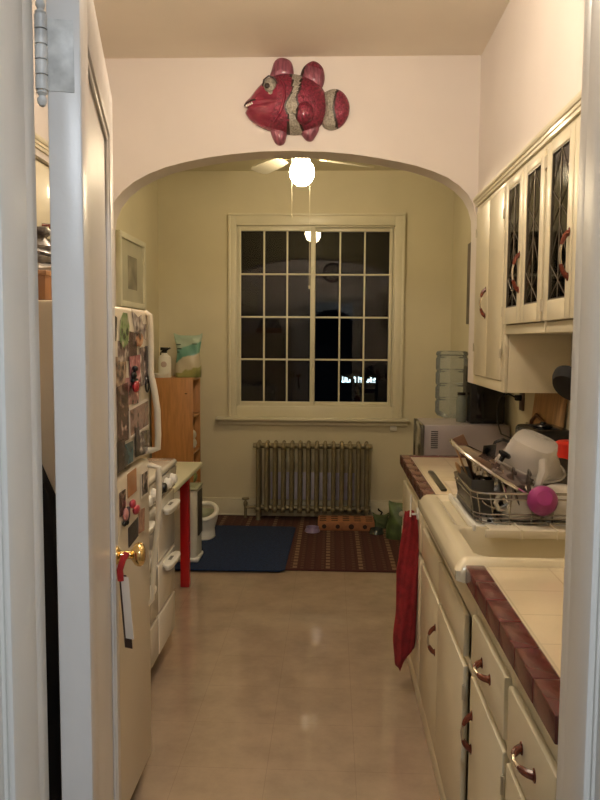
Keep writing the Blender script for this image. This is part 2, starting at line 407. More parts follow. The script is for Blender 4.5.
# ------------------------------------------------------------------ open door leaf
A = math.radians(13.2)
door = thing('door_1', '', '', (-.393, 1.032, 0), PI/2+A)   # local x runs along the leaf, local -y is its kitchen face
for k in ('label', 'category'): del door[k]
door['kind'] = 'structure'
T_, Wd, Zt = .045, .742, 2.042
mb = MB()
mb.box(0, .115, -T_, 0, .01, Zt, .0025).box(Wd-.105, Wd, -T_, 0, .01, Zt, .0025).box(.115, Wd-.105, -T_, 0, Zt-.115, Zt, .001).box(.115, Wd-.105, -T_, 0, .01, .24, .001)
mb.box(.115, Wd-.105, -T_+.011, -.011, .24, Zt-.115)
for y in (-T_+.011, -.011):
    s_ = -1 if y < -.02 else 1
    for (x0, x1, z0, z1) in ((.115, .127, .24, Zt-.115), (Wd-.117, Wd-.105, .24, Zt-.115), (.115, Wd-.105, Zt-.127, Zt-.115), (.115, Wd-.105, .24, .252)):
        mb.box(x0, x1, min(y, y+s_*.007), max(y, y+s_*.007), z0, z1, .003)
part('door_leaf', mb, DOORM, door, local=True)
part('paint_chip', MB().box(.0, .003, -.012, -.001, .62, .65, .001).box(-.0006, .002, -.006, .0006, .30, .46, .001), CHIPM, door, local=True)
mb = MB()
for sgn, y0 in ((-1, -T_), (1, 0)):
    mb.lathe([(.0, -.001), (.022, 0), (.022, .003), (.018, .006), (.011, .010), (.010, .032), (.014, .036), (.024, .042), (.0285, .050), (.0285, .056), (.024, .063), (.014, .067), (0, .068)] if sgn < 0 else
             [(.0, -.001), (.030, 0), (.028, .004), (.011, .008), (.010, .018), (.022, .026), (.026, .033), (.022, .040), (0, .043)], (.668, y0, .972), 32, axis=(0, sgn, 0))
part('door_knob', mb, BRASS, door, local=True)
part('latch_plate', MB().box(Wd, Wd+.002, -.034, -.011, .95, 1.03, .0005), BRASS, door, local=True)
HINGEM = mat('painted_hinge', (.70, .69, .66), .4, var=.15, vs=40)
def hinge(zc):
    mb = MB(); c = (-.006, .006)
    for i in range(5):
        mb.cyl((c[0], c[1], zc-.05+i*.02+.001), (c[0], c[1], zc-.05+i*.02+.019), .0085, n=16)
    mb.cyl((c[0], c[1], zc-.05), (c[0], c[1], zc+.05), .006, n=12)
    for s_ in (1, -1):
        mb.lathe([(0.006, .0), (.0075, .003), (.004, .007), (.0065, .011), (.0065, .015), (.004, .02), (0, .022)], (c[0], c[1], zc+s_*.05), 16, axis=(0, 0, s_))
    mb.box(-.0012, .001, -.036, .002, zc-.048, zc+.048, .0005)
    part('hinge', mb, HINGEM, door, local=True)
hinge(1.866); hinge(.25)

# hanging tag on the knob
tg = thing('door_hanger', 'white paper card on a red strap hanging from the brass door knob', 'tag', (-.48, 1.67, .93))
part('strap', MB().tube([(-.470, 1.668, .985), (-.476, 1.655, .972), (-.482, 1.652, .950), (-.480, 1.652, .925)], .0065, flat=1.3), mat('red_strap', (.38, .012, .014), .5), tg)
Mt = Matrix.Translation((-.479, 1.655, .930)) @ Matrix.Rotation(math.radians(-32), 4, 'Z') @ Matrix.Rotation(math.radians(-6), 4, 'Y')
part('card', MB().box(-.002, .024, -.001, .0, -.140, .004, M=Mt), mat('white_card', (.80, .75, .68), .5), tg)
part('shade_strip', MB().box(-.014, .010, .004, .006, -.165, .006, M=Mt), mat('shade_strip_dark', (.05, .025, .015), .6), tg, label='dark strip standing in for shade behind the card')  # added dark strip: shade beside the white card put into its colour

# ------------------------------------------------------------------ fridge
FX = -.598
fr = thing('refrigerator', 'cream refrigerator with freezer on top, its doors covered in photos and magnets', 'refrigerator', (-.94, 2.08, 0))
part('body', MB().box(-1.30, -.655, 1.765, 2.40, .06, 1.572, .008).box(-1.28, -.68, 1.79, 2.38, 0, .06, m=1), [APPL, DARKR], fr)
part('gasket', MB().box(-.656, -.648, 1.78, 2.39, .09, 1.085).box(-.656, -.648, 1.78, 2.39, 1.108, 1.56), DARKR, fr)
fz = part('freezer_door', MB().box(-.648, FX, 1.762, 2.405, 1.102, 1.572, .012, seg=3), APPL, fr)
fd = part('fridge_door', MB().box(-.648, FX, 1.762, 2.405, .075, 1.090, .012, seg=3), APPL, fr)
part('toe_grille', MB().box(-.66, -.63, 1.78, 2.39, .01, .065, .003), DARKR, fr)
hy = 2.378
def bar(pts, r): return MB().tube(pts, r, 10, flat=.75)
part('handle', bar([(FX-.004, hy, 1.565), (FX+.012, hy, 1.555), (FX+.014, hy, 1.50), (FX+.014, hy, 1.37), (FX+.026, hy, 1.31), (FX+.034, hy, 1.25), (FX+.036, hy, 1.17), (FX+.034, hy, 1.125), (FX+.012, hy, 1.118), (FX-.004, hy, 1.118)], .0105), APPLH, fz)
part('handle', bar([(FX-.004, hy, 1.068), (FX+.012, hy, 1.068), (FX+.036, hy, 1.062), (FX+.038, hy, 1.0), (FX+.034, hy, .90), (FX+.024, hy, .80), (FX+.016, hy, .70), (FX+.012, hy, .62), (FX-.002, hy, .60)], [.009, .010, .010, .010, .009, .008, .008, .007, .006]), APPLH, fd)
part('hinge_cap', MB().box(-.66, -.61, 1.775, 1.82, 1.570, 1.585, .004), APPLH, fr)

# photos and magnets on the doors
NPH = [0]
def photo(name, y0, y1, z0, z1, c1, c2, c3, label, lvl=0, tilt=0, frame=None, sc=38, poly=None, cat='photo', group=None):
    NPH[0] += 1
    t = .0012; x = FX+.0004+lvl*.0012+(NPH[0] % 9)*.00022
    cy, cz = (y0+y1)/2, (z0+z1)/2; w, h = (y1-y0)/2, (z1-z0)/2
    M = Matrix.Translation((x, cy, cz)) @ Matrix.Rotation(math.radians(tilt), 4, 'X')
    mb = MB()
    pm = photomat('print_%s_%d' % (name, NPH[0]), c1, c2, c3, sc)
    if poly: mb.prism([(a*w, b*h) for a, b in poly], 0, t, 'yz', M=M); mats = [pm]
    elif frame:
        mb.box(0, t, -w, w, -h, h, M=M); mb.box(t, t+.0005, -w+.008, w-.008, -h+.008, h-.008, m=1, M=M); mats = [mat('border_%d' % NPH[0], frame, .3), pm]
    else: mb.box(0, t, -w, w, -h, h, M=M); mats = [pm]
    return tag(part(name, mb, mats), label, cat, group or 'prints and magnets on the refrigerator')
br, dk, lt, pk, gy = (.12, .055, .04), (.02, .012, .012), (.58, .47, .39), (.38, .13, .13), (.17, .13, .11)
G = lambda *a: a
photo('snapshot', 2.055, 2.175, 1.415, 1.475, br, gy, lt, 'brown snapshot below the green cut-out on the freezer door')
photo('cutout_print', 2.068, 2.17, 1.455, 1.556, (.05, .07, .03), (.22, .30, .12), (.40, .34, .26), 'green and white cut-out print near the freezer door top', 1, 6, poly=[(-1, -.6), (-.3, -1), (.6, -.8), (1, .1), (.7, .9), (-.1, 1), (-.8, .6)], cat='cut-out')
photo('cutout_print', 2.185, 2.375, 1.485, 1.560, (.10, .07, .06), (.36, .30, .26), (.70, .62, .52), 'large white star-edged cut-out at the freezer door top', 0, -8, poly=[(-.9, .9), (-.1, .6), (.3, 1), (.5, .3), (1, .5), (.8, -.5), (1, -.9), (.2, -.7), (-.3, -1), (-.6, -.2)], cat='cut-out')
photo('snapshot', 2.235, 2.33, 1.455, 1.50, (.10, .04, .03), (.42, .18, .08), (.62, .38, .22), 'small orange face print below the white cut-out', 1, 5, poly=[(-1, 0), (-.7, .7), (0, 1), (.7, .7), (1, 0), (.7, -.7), (0, -1), (-.7, -.7)])
photo('snapshot', 2.17, 2.255, 1.40, 1.50, dk, br, gy, 'tall dark brown snapshot between the cut-outs', 0, -4)
photo('snapshot', 2.165, 2.285, 1.345, 1.43, (.22, .06, .07), pk, (.66, .36, .34), 'pink snapshot above the red round magnet', 1, 2)
photo('snapshot', 2.29, 2.40, 1.335, 1.455, br, gy, lt, 'grey print near the freezer handle, upper one', 0, 3)
photo('clip_magnet', 2.345, 2.372, 1.395, 1.458, dk, dk, br, 'small black clip magnet on the grey print by the freezer handle', 2, 0, cat='magnet')
photo('snapshot', 2.03, 2.135, 1.345, 1.428, (.08, .05, .04), (.30, .20, .13), (.50, .38, .26), 'cream and tan snapshot at the near edge of the freezer door', 0, -3)
photo('snapshot', 2.035, 2.15, 1.265, 1.350, dk, br, gy, 'dark brown snapshot level with the red round magnet', 1, 4)
photo('snapshot', 2.12, 2.275, 1.285, 1.365, br, (.35, .16, .14), (.56, .38, .33), 'reddish snapshot behind the red round magnet', 0, -2)
photo('snapshot', 2.04, 2.15, 1.185, 1.270, (.07, .04, .03), br, lt, 'tall brown group snapshot low on the freezer door', 0, 0)
photo('snapshot', 2.155, 2.39, 1.19, 1.283, br, (.30, .19, .15), gy, 'wide white-bordered brown snapshot low on the freezer door', 1, 3, frame=(.70, .62, .52))
photo('snapshot', 2.275, 2.395, 1.112, 1.188, (.04, .03, .02), gy, (.72, .66, .56), 'black and white snapshot by the lower freezer handle', 0, -5)
photo('snapshot', 2.215, 2.262, 1.12, 1.21, dk, dk, br, 'narrow dark strip print beside the black and white snapshot', 2, 0)
photo('snapshot', 2.03, 2.105, 1.105, 1.192, dk, (.07, .05, .04), gy, 'dark snapshot at the bottom near corner of the freezer door', 1, 0)
photo('postcard', 2.108, 2.195, 1.112, 1.175, (.05, .09, .10), (.10, .18, .19), (.12, .22, .22), 'teal card at the bottom of the freezer door', 0, 0, sc=5)
photo('strip_magnet', 2.02, 2.045, 1.475, 1.542, dk, dk, br, 'narrow black strip at the near top of the freezer door', 0, -10, cat='magnet')
photo('snapshot', 2.135, 2.235, 1.012, 1.085, (.38, .16, .06), (.48, .24, .11), (.52, .30, .16), 'orange card at the top of the lower refrigerator door', 0, 2, sc=8)
photo('framed_snapshot', 2.285, 2.372, .976, 1.062, dk, gy, lt, 'white-framed snapshot on the lower refrigerator door', 1, 0, frame=(.78, .70, .58))
photo('snapshot', 2.05, 2.11, .975, 1.045, dk, br, gy, 'small dark snapshot beside the orange card', 0, 0)
photo('snapshot', 2.135, 2.245, .865, .926, (.04, .035, .035), (.08, .07, .07), (.12, .1, .1), 'dark square card below the red figure magnets', 0, 4, sc=6)
photo('snapshot', 2.25, 2.32, .872, .945, (.30, .14, .09), (.42, .22, .14), (.52, .3, .2), 'tan print just beyond the dark square card', 1, -6)
photo('snapshot', 1.90, 2.0, 1.18, 1.30, br, gy, lt, 'brown snapshot close to the open door edge on the freezer', 0, 2)
photo('snapshot', 1.89, 1.99, 1.36, 1.48, dk, pk, lt, 'pinkish snapshot close to the open door edge on the freezer', 0, -3)
mt = thing('round_magnet', 'shiny red ball magnet with a black figure above it on the freezer door', 'magnet', (FX, 2.2, 1.34))
part('ball', MB().sphere((FX+.014, 2.196, 1.338), .017, (.6, 1.5, 1.1)), mat('red_ball', (.40, .02, .03), .2, coat=.5), mt)
part('figure', MB().sphere((FX+.012, 2.18, 1.372), .013, (.6, 1.3, 1)).sphere((FX+.014, 2.185, 1.392), .009).box(FX+.004, FX+.016, 2.165, 2.215, 1.352, 1.362, .003), BLACK, mt)
tag(part('ring_magnet', MB().tube([(FX+.005, 2.366+.022*math.cos(a*PI/10), 1.335+.025*math.sin(a*PI/10)) for a in range(20)], .003, closed=True), BLACK), 'thin black ring hanging by the freezer handle', 'magnet')
mt = thing('figure_magnet', 'red and dark figure magnet with a round head on the lower refrigerator door', 'magnet', (FX, 2.17, .97))
part('body', MB().sphere((FX+.012, 2.19, .965), .016, (.6, 1.7, .9)).sphere((FX+.012, 2.15, .992), .013, (.7, 1.6, 1)), mat('red_figure', (.36, .03, .05), .35), mt)
part('arms', MB().tube([(FX+.007, 2.12, .99), (FX+.009, 2.11, .965), (FX+.007, 2.10, .95)], .006), mat('dark_figure', (.05, .02, .02), .4), mt)
mt = thing('figure_magnet', 'pink and black figure magnet left of the red one on the refrigerator', 'magnet', (FX, 2.09, .96))
part('body', MB().sphere((FX+.009, 2.085, .975), .012, (.6, 1.5, 1.6)), mat('pink_figure', (.50, .22, .2), .4), mt)
part('shoes', MB().sphere((FX+.008, 2.075, .95), .01, (.6, 1.2, .8)).sphere((FX+.008, 2.10, .948), .01, (.6, 1.2, .8)), BLACK, mt)

# things on top of the fridge
wb = thing('storage_basket', 'orange-brown wooden box on top of the refrigerator', 'box', (-.86, 1.95, 1.573))
part('box', MB().box(-1.05, -.70, 1.80, 2.08, 1.574, 1.640, .004), mat('orange_brown_wood', (.40, .19, .08), .5), wb)
part('rim', MB().box(-1.055, -.695, 1.795, 2.085, 1.634, 1.646, .003), mat('orange_brown_rim', (.5, .27, .13), .5), wb)
tag(part('snack_bag', MB().grid(lambda u, v: (-.87+(.165+.012*math.sin(9*v*PI))*math.cos(2*PI*u)*(1-.25*v), 1.93+.10*math.sin(2*PI*u)*(1-.75*v), 1.647+.115*v+.008*math.sin(14*u+6*v)), 40, 14, closed_u=True)
    .box(-1.0, -.74, 1.908, 1.952, 1.747, 1.768, .006),
    mat('grey_foil', (.40, .38, .35), .3, .5, col2=(.06, .05, .05), vs=22)), 'crumpled grey and black bag on the box above the refrigerator', 'bag')

shd = thing('shade_bag', 'made-up black bag shape standing in for shade on the near side of the refrigerator, behind the open door', 'bag', (-.76, 1.74, 1.2))  # invented bag, its black stands in for the open door's shadow
part('bag', MB().prism([(-.86, .30), (-.655, .30), (-.65, .9), (-.665, 1.10), (-.72, 1.23), (-.80, 1.24), (-.87, 1.1)], 1.715, 1.762, 'xz', bev=.012), mat('black_shade', (.008, .007, .007), .9), shd)
part('strap', MB().tube([(-.72, 1.74, 1.22), (-.735, 1.752, 1.34), (-.76, 1.757, 1.38), (-.785, 1.752, 1.34), (-.80, 1.74, 1.22)], .006), mat('black_shade_strap', (.01, .009, .009), .8), shd)

# upper cabinet over the fridge (left soffit)
lc = thing('wall_cabinet', 'cream wall cabinet above the refrigerator on the left wall', 'cabinet', (-1.28, 2.1, 1.85))
part('carcass', MB().box(XL+.002, -1.15, 1.06, 3.70, 1.86, 2.172, .003), CAB, lc)
for i in range(6):
    y = 1.08+i*.436
    d = part('door', MB().box(-1.149, -1.131, y, y+.425, 1.875, 2.155, .004), CAB, lc)
    part('handle', MB().tube([(-1.131, y+.06, 1.92), (-1.105, y+.075, 1.92), (-1.105, y+.125, 1.92), (-1.131, y+.14, 1.92)], .006), HREDB, d)

# ------------------------------------------------------------------ stove
sv = thing('stove', 'white enamel gas range with oval handles and a slanted knob panel', 'stove', (-1.05, 2.98, 0))
VX = -.738
part('body', MB().box(-1.40, VX-.02, 2.50, 3.45, .10, .90, .01).box(-1.34, -.82, 2.54, 3.43, 0, .10, m=1), [STOVE, DARKR], sv)
part('cooktop', MB().box(-1.40, VX+.012, 2.49, 3.458, .885, .918, .014, seg=4), STOVE, sv)
part('backguard', MB().box(-1.43, -1.36, 2.5, 3.45, .90, 1.05, .015, seg=3), STOVE, sv)
for k, (bx, by) in enumerate([(-1.22, 2.75), (-.93, 2.75), (-1.22, 3.2), (-.93, 3.2)]):
    mb = MB().lathe([(.05, .918), (.05, .925), (.03, .93), (0, .93)], (bx, by, 0), 24)
    for a in range(4):
        c, s_ = math.cos(a*PI/2), math.sin(a*PI/2)
        mb.box(.03, .11, -.004, .004, .935, .945, .002, M=Matrix.Translation((bx, by, 0)) @ Matrix.Rotation(a*PI/2, 4, 'Z'))
        mb.cyl((bx+.1*c, by+.1*s_, .917), (bx+.1*c, by+.1*s_, .94), .004, n=8)
    part('burner', mb, DARKR, sv)
pn = part('control_panel', MB().prism([(VX-.022, .885), (VX+.010, .885), (VX+.002, .79), (VX-.022, .785)], 2.50, 3.45, 'xz', bev=.003), mat('stove_panel', (.60, .54, .44), .25, coat=.3), sv)
for k, y in enumerate([2.62, 2.74, 2.86, 2.98, 3.12, 3.22, 3.33]):
    part('knob', MB().lathe([(.027, 0), (.027, .010), (.024, .013), (.021, .026), (.015, .030), (0, .031)], (VX+.006, y, .842), 24, axis=(1, 0, .09)), BLACK if k == 4 else WHITE, pn)
part('knob_ring', MB().lathe([(.027, 0), (.029, .001), (.029, .004), (.027, .005)], (VX+.006, 3.12, .842), 24, axis=(1, 0, .09)), CHROME, pn)
def pull(y, z, w=.115):
    t = []
    mb = MB(); poly = []
    for a in range(24):
        an = 2*PI*a/24; poly.append((VX+.022+.026*math.copysign(abs(math.cos(an))**.7, math.cos(an)), y+w*math.copysign(abs(math.sin(an))**.7, math.sin(an))))
    mb.prism(poly, z, z+.014, 'xy', bev=.004)
    mb.prism([(VX+.02+(a-VX-.022)*.75, y+(b-y)*.85) for a, b in poly], z-.014, z, 'xy')
    mb.box(VX+.01, VX+.024, y-.03, y+.03, z+.0135, z+.0150, m=1)
    return mb
GRYM = mat('grey_slot', (.18, .16, .14), .4)
def panel(name, y0, y1, z0, z1, hz=None):
    d = part(name, MB().box(VX-.021, VX, y0, y1, z0, z1, .006, seg=3), STOVE, sv)
    if hz: part('handle', pull((y0+y1)/2, hz, min(.115, (y1-y0)*.4)), [WHITE, GRYM], d)
panel('oven_door', 2.51, 3.105, .515, .778, .735); panel('broiler_door', 2.51, 3.105, .29, .505, .47); panel('storage_drawer', 2.51, 3.105, .105, .28)
panel('oven_door', 3.115, 3.445, .515, .778, .725); panel('broiler_door', 3.115, 3.445, .29, .505, .475); panel('storage_drawer', 3.115, 3.445, .105, .28)

# ------------------------------------------------------------------ small table, bin, potty
tb = thing('side_table', 'narrow table with pale laminate top and red legs beyond the stove', 'table', (-.95, 3.95, 0))
part('table_top', MB().box(-1.115, -.765, 3.49, 4.37, .722, .75, .006), TABLE, tb)
part('apron', MB().box(-1.09, -.84, 3.52, 4.34, .66, .722, .003), REDW, tb)
for x, y in ((-.865, 4.33), (-.865, 3.55), (-1.075, 4.33), (-1.075, 3.55)):
    part('leg', MB().box(x-.026, x+.026, y-.026, y+.026, 0, .722, .004), REDW, tb)
bn = thing('trash_bin', 'tall white plastic bin behind the red table leg', 'bin', (-1.0, 4.86, 0))
part('body', MB().prism([(-1.13, 4.74), (-.888, 4.74), (-.872, 4.76), (-.865, 4.90), (-.89, 4.92), (-1.13, 4.92)], .03, .50, 'xy', bev=.012), mat('bin_white', (.74, .72, .60), .4), bn)
part('base', MB().box(-1.14, -.858, 4.73, 4.93, .020, .05, .012, seg=3), WHITE, bn)
part('lid_rim', MB().box(-1.14, -.862, 4.73, 4.93, .498, .515, .005).box(-1.12, -.882, 4.75, 4.91, .512, .519, .002, m=1), [mat('bin_green_rim', (.36, .38, .26), .4), mat('bin_liner', (.28, .30, .2), .5)], bn)
part('side_slot', MB().box(-.871, -.862, 4.77, 4.905, .19, .485, .002), mat('bin_dark_panel', (.06, .05, .035), .5), bn)
part('button', MB().box(-.96, -.945, 4.734, 4.742, .42, .44, .002), BLACK, bn)
pt = thing('potty', 'small white plastic potty with a ring seat on the floor beyond the white bin', 'potty', (-.93, 5.36, 0))
def ell(rx, ry, z, c=(-.93, 5.36)): return [(c[0]+rx*math.cos(a*PI/16), c[1]+ry*math.sin(a*PI/16), z+.035*math.sin(a*PI/16)) for a in range(32)]
mb = MB()
prof = [(.075, .02), (.082, .03), (.078, .09), (.098, .16), (.104, .195)]
mb.grid(lambda u, v: (-.93+(prof[0][0]+(v*4 % 1 and 0)+0)*0+math.cos(2*PI*u)*(lambda t: prof[min(3, int(t))][0]*(1-(t-min(3, int(t))))+prof[min(3, int(t))+1][0]*(t-min(3, int(t))))(v*4),
                      5.36+1.25*math.sin(2*PI*u)*(lambda t: prof[min(3, int(t))][0]*(1-(t-min(3, int(t))))+prof[min(3, int(t))+1][0]*(t-min(3, int(t))))(v*4),
                      (lambda t: prof[min(3, int(t))][1]*(1-(t-min(3, int(t))))+prof[min(3, int(t))+1][1]*(t-min(3, int(t))))(v*4)), 32, 17, closed_u=True)
part('bowl', mb, WHITE, pt)
part('seat_ring', MB().tube(ell(.092, .122, .215), .018, 10, closed=True), WHITE, pt)
part('liner', MB().lathe([(0, .0), (.06, .01), (.085, .10)], (-.93, 5.36, .12), 32), mat('potty_liner', (.42, .44, .28), .5), pt)

# ------------------------------------------------------------------ bookcase and what stands on it
bk = thing('bookcase', 'orange oak bookcase standing in the back left corner', 'bookcase', (-1.27, 5.95, 0))
bx0, bx1, by0, by1, bzt = -1.42, -1.090, 5.79, 6.125, 1.175
part('side_panel', MB().box(bx0, bx1, by0, by0+.018, 0, bzt, .001), OAK, bk)
part('side_panel', MB().box(bx0, bx1, by1-.018, by1, 0, bzt, .001), OAK, bk)
part('back_panel', MB().box(bx0, bx0+.008, by0+.018, by1-.018, 0, bzt), OAKIN, bk)
part('top', MB().box(bx0, bx1+.002, by0+.018, by1-.018, bzt-.018, bzt, .001), OAK, bk)
for z in (.86, .565, .28, .04): part('shelf', MB().box(bx0+.008, bx1-.004, by0+.018, by1-.018, z, z+.018, .001), OAK, bk)
part('shelf_catch', MB().box(-1.155, -1.135, by0-.002, by0+.001, 1.05, 1.056, .0005), BLACK, bk)
def bagmesh(cx, cy, z0, w, d, h, lean=0, n=36, m=20, top=.12):
    def f(u, v):
        a = 2*PI*u; pz = v**.9
        dd = d*(max(0, 1-v)**.45)*(.9+.1*math.sin(5*v))*.5+.004
        ww = w*.5*(1-.02*math.sin(PI*v)+.02*math.sin(7*v+1))*(1+top*max(0, v-.75))
        ca, sa = math.cos(a), math.sin(a)
        x = ww*math.copysign(abs(ca)**.6, ca); y = dd*math.copysign(abs(sa)**.8, sa)
        return (cx+x+lean*v*h+.004*math.sin(9*v+3*u*6), cy+y+.004*math.sin(11*v+5*ca), z0+h*pz+(.02*abs(ca)**3*v*v))
    return MB().grid(f, n, m, closed_u=True)
m_, nt, b = newmat('teal_and_white_bag'); L = nt.links
tc = N(nt, 'ShaderNodeTexCoord'); sx = N(nt, 'ShaderNodeSeparateXYZ'); L.new(tc.outputs['Object'], sx.inputs[0])
nz = N(nt, 'ShaderNodeTexNoise'); nz.inputs['Scale'].default_value = 9; L.new(tc.outputs['Object'], nz.inputs[0])
hgt = mathn(nt, 'ADD', sx.outputs[2], mathn(nt, 'MULTIPLY', mathn(nt, 'SUBTRACT', nz.outputs['Fac'], .5), .10))
hgt = mathn(nt, 'ADD', hgt, mathn(nt, 'MULTIPLY', sx.outputs[0], -.35))
r = N(nt, 'ShaderNodeValToRGB'); r.color_ramp.interpolation = 'EASE'; L.new(mathn(nt, 'MULTIPLY', hgt, 2.7), r.inputs[0])
e = r.color_ramp.elements; e[0].position = 0; e[0].color = C((.16, .17, .05)); e[1].position = 1; e[1].color = C((.33, .46, .36))
for p, c in ((.14, (.30, .30, .10)), (.17, (.55, .50, .36)), (.40, (.52, .46, .34)), (.46, (.10, .28, .22)), (.68, (.14, .34, .27)), (.74, (.40, .50, .40))):
    q = e.new(p); q.color = C(c)
L.new(r.outputs[0], b.inputs['Base Color']); b.inputs['Roughness'].default_value = .3
bg = thing('pet_food_bag', 'teal and white plastic bag standing on the bookcase', 'bag', (-1.155, 5.95, bzt))
part('bag', bagmesh(0, 0, .001, .200, .12, .335, top=.5), m_, bg, local=True)
part('print', MB().box(-.08, -.045, -.0, .001, .225, .235).box(-.085, -.05, 0, .001, .26, .268).box(.04, .08, 0, .001, .265, .272).box(-.08, -.06, 0, .001, .20, .207), mat('dark_print', (.03, .06, .05), .5), bg, local=True)
for o in bg.children:
    if o.name.startswith('print'): o.location.y = -.052
sb = thing('spray_bottle', 'white spray bottle with a black trigger on the bookcase', 'bottle', (-1.335, 5.90, bzt))
part('bottle', MB().lathe([(0, 0), (.050, 0), (.052, .006), (.052, .14), (.048, .165), (.022, .185), (.018, .195), (0, .195)], n=28, M=Matrix.Scale(.75, 4, (0, 1, 0))), WHITE, sb, local=True)
part('label_patch', MB().sphere((0, -.038, .105), .024, (1, .12, 1)), mat('pale_pink_label', (.55, .42, .36), .5), sb, local=True)
part('trigger', MB().box(-.02, .018, -.012, .012, .195, .215, .003).box(-.035, .028, -.011, .011, .215, .240, .005).tube([(-.01, 0, .215), (-.03, 0, .20), (-.035, 0, .18)], .005).cyl((.028, 0, .228), (.045, 0, .235), .007), BLACK, sb, local=True)
tag(part('dish', MB().lathe([(0, bzt+.001), (.05, bzt+.001), (.065, bzt+.035), (.062, bzt+.035), (.048, bzt+.005), (0, bzt+.005)], (-1.355, 5.85, 0), 28), WHITE), 'low white dish beside the spray bottle on the bookcase', 'dish')
tag(part('plush_toy', MB().sphere((-1.145, 5.95, .640), .056, (1, 1, .95)).sphere((-1.135, 5.94, .71), .045).sphere((-1.14, 5.91, .735), .018).sphere((-1.15, 5.98, .745), .018).sphere((-1.125, 5.92, .62), .03, (1.2, .7, .7)),
    mat('white_plush', (.62, .58, .48), .95, bump=.8, bs=120)), 'white plush bundle on the middle bookcase shelf', 'toy')
tag(part('green_ball', MB().sphere((-1.150, 5.97, .359), .060), mat('green_ball_rubber', (.28, .33, .12), .35)), 'round green ball on a low bookcase shelf', 'ball')

# picture on left nook wall, picture on right wall, outlet box
pf = thing('picture_frame', 'white-framed picture with grey mat on the left nook wall', 'picture', (XL, 5.27, 1.95))
part('frame', MB().box(XL+.001, XL+.035, 4.93, 4.97, 1.70, 2.20, .003).box(XL+.001, XL+.035, 5.57, 5.61, 1.70, 2.20, .003).box(XL+.001, XL+.035, 4.97, 5.57, 2.16, 2.20, .003).box(XL+.001, XL+.035, 4.97, 5.57, 1.70, 1.74, .003), mat('white_picture_frame', (.74, .71, .56), .4), pf)
part('mat_board', MB().box(XL+.001, XL+.018, 4.97, 5.57, 1.74, 2.16), mat('pale_mat_board', (.52, .50, .38), .6), pf)
part('print', MB().box(XL+.0175, XL+.0195, 5.16, 5.40, 1.83, 2.06), photomat('picture_print', (.12, .11, .09), (.24, .22, .17), (.36, .34, .26), 6), pf)
pr_ = thing('picture_frame', 'dark narrow picture on the right wall just beyond the arch', 'picture', (XR, 5.04, 1.9))
part('frame', MB().box(XR-.028, XR-.001, 4.75, 5.33, 1.60, 2.16, .004), mat('dark_frame', (.07, .05, .04), .4), pr_)
part('print', MB().box(XR-.0295, XR-.0275, 4.79, 5.29, 1.64, 2.12), mat('dark_print_art', (.16, .12, .10), .4, col2=(.06, .05, .04), vs=5), pr_)
tag(part('outlet_box', MB().box(.49, .545, YB-.02, YB-.001, .735, .775, .004).box(.50, .535, YB-.024, YB-.018, .742, .768, .002), WHITE), 'small white box on the wall under the right end of the window sill', 'outlet')
# wall clock above the doorway, seen only mirrored in the window
ck = thing('wall_clock', 'round dark-rimmed clock above the doorway, mirrored in the window', 'clock', (0, 1.02, 2.5))
part('rim', MB().tube([(.0+.135*math.cos(a*PI/20), 1.045, 2.5+.135*math.sin(a*PI/20)) for a in range(40)], .018, closed=True), mat('clock_rim', (.03, .02, .02), .3), ck)
part('dial', MB().cyl((0, 1.021, 2.5), (0, 1.04, 2.5), .13, n=40), mat('clock_dial', (.45, .36, .30), .5), ck)
part('hands', MB().box(-.004, .004, 1.0405, 1.044, 2.5, 2.58).box(0, .06, 1.0405, 1.044, 2.497, 2.503), BLACK, ck)

# ------------------------------------------------------------------ radiator
rd = thing('radiator', 'bronze-painted cast iron column radiator under the window', 'radiator', (-.145, 6.03, 0))
n = 14; xs = [-.59+i*(.885/(n-1)) for i in range(n)]
first = None
for i, x in enumerate(xs):
    if first is None:
        mb = MB()
        for y in (-.065, 0, .065):
            mb.tube([(0, y, .075), (0, y, .12), (0, y, .60), (0, y, .625)], [.0195, .0185, .0185, .020], 12)
        for z, r_ in ((.615, .024), (.10, .024)):
            mb.tube([(0, -.075, z), (0, -.04, z+.004), (0, .04, z+.004), (0, .075, z)], [.019, .022, .022, .019], 12)
            for y in (-.075, .075): mb.sphere((0, y, z), .020, (1, 1, 1.1))
            mb.cyl((-.036, 0, z), (.036, 0, z), .022, n=16)
        mb.sphere((0, -.07, .628), .018, (1, 1, 1.4)).sphere((0, .07, .628), .018, (1, 1, 1.4))
        first = part('section', mb, RADM, rd, local=True); first.location = (x+.145, 0, 0)
    else:
        c = first.copy(); COL.objects.link(c); c.parent = rd; c.location = (x+.145, 0, 0)
for x in (xs[0], xs[-1]):
    part('foot', MB().cyl((x, 5.965, .0092), (x, 5.965, .09), .020, .012).cyl((x, 6.095, .0092), (x, 6.095, .09), .020, .012), RADM, rd)
part('end_plug', MB().lathe([(0, 0), (.02, 0), (.02, .012), (0, .016)], (xs[-1]+.034, 6.03, .615), 8, axis=(1, 0, 0)).lathe([(0, 0), (.02, 0), (.02, .012), (0, .016)], (xs[0]-.034, 6.03, .615), 8, axis=(-1, 0, 0)), RADM, rd)
part('valve', MB().cyl((-.70, 6.03, .0), (-.70, 6.03, .13), .012).cyl((-.70, 6.03, .10), (-.62, 6.03, .10), .013).lathe([(0, 0), (.016, 0), (.018, .03), (.010, .04), (.008, .055), (0, .055)], (-.70, 6.03, .11), 16).lathe([(0, 0), (.030, 0), (.032, .006), (.028, .014), (0, .014)], (-.70, 6.03, .165), 20), RADM, rd)
tag(part('reflector_board', MB().box(-.46, .20, 6.124, 6.131, .15, .46)), 'x', 'x') if False else None
tag(part('reflector_board', MB().box(-.50, .20, 6.117, 6.127, .150, .38, .001), LAV), 'pale lavender board propped on the baseboard behind the radiator', 'board')
o = bpy.data.objects['reflector_board']

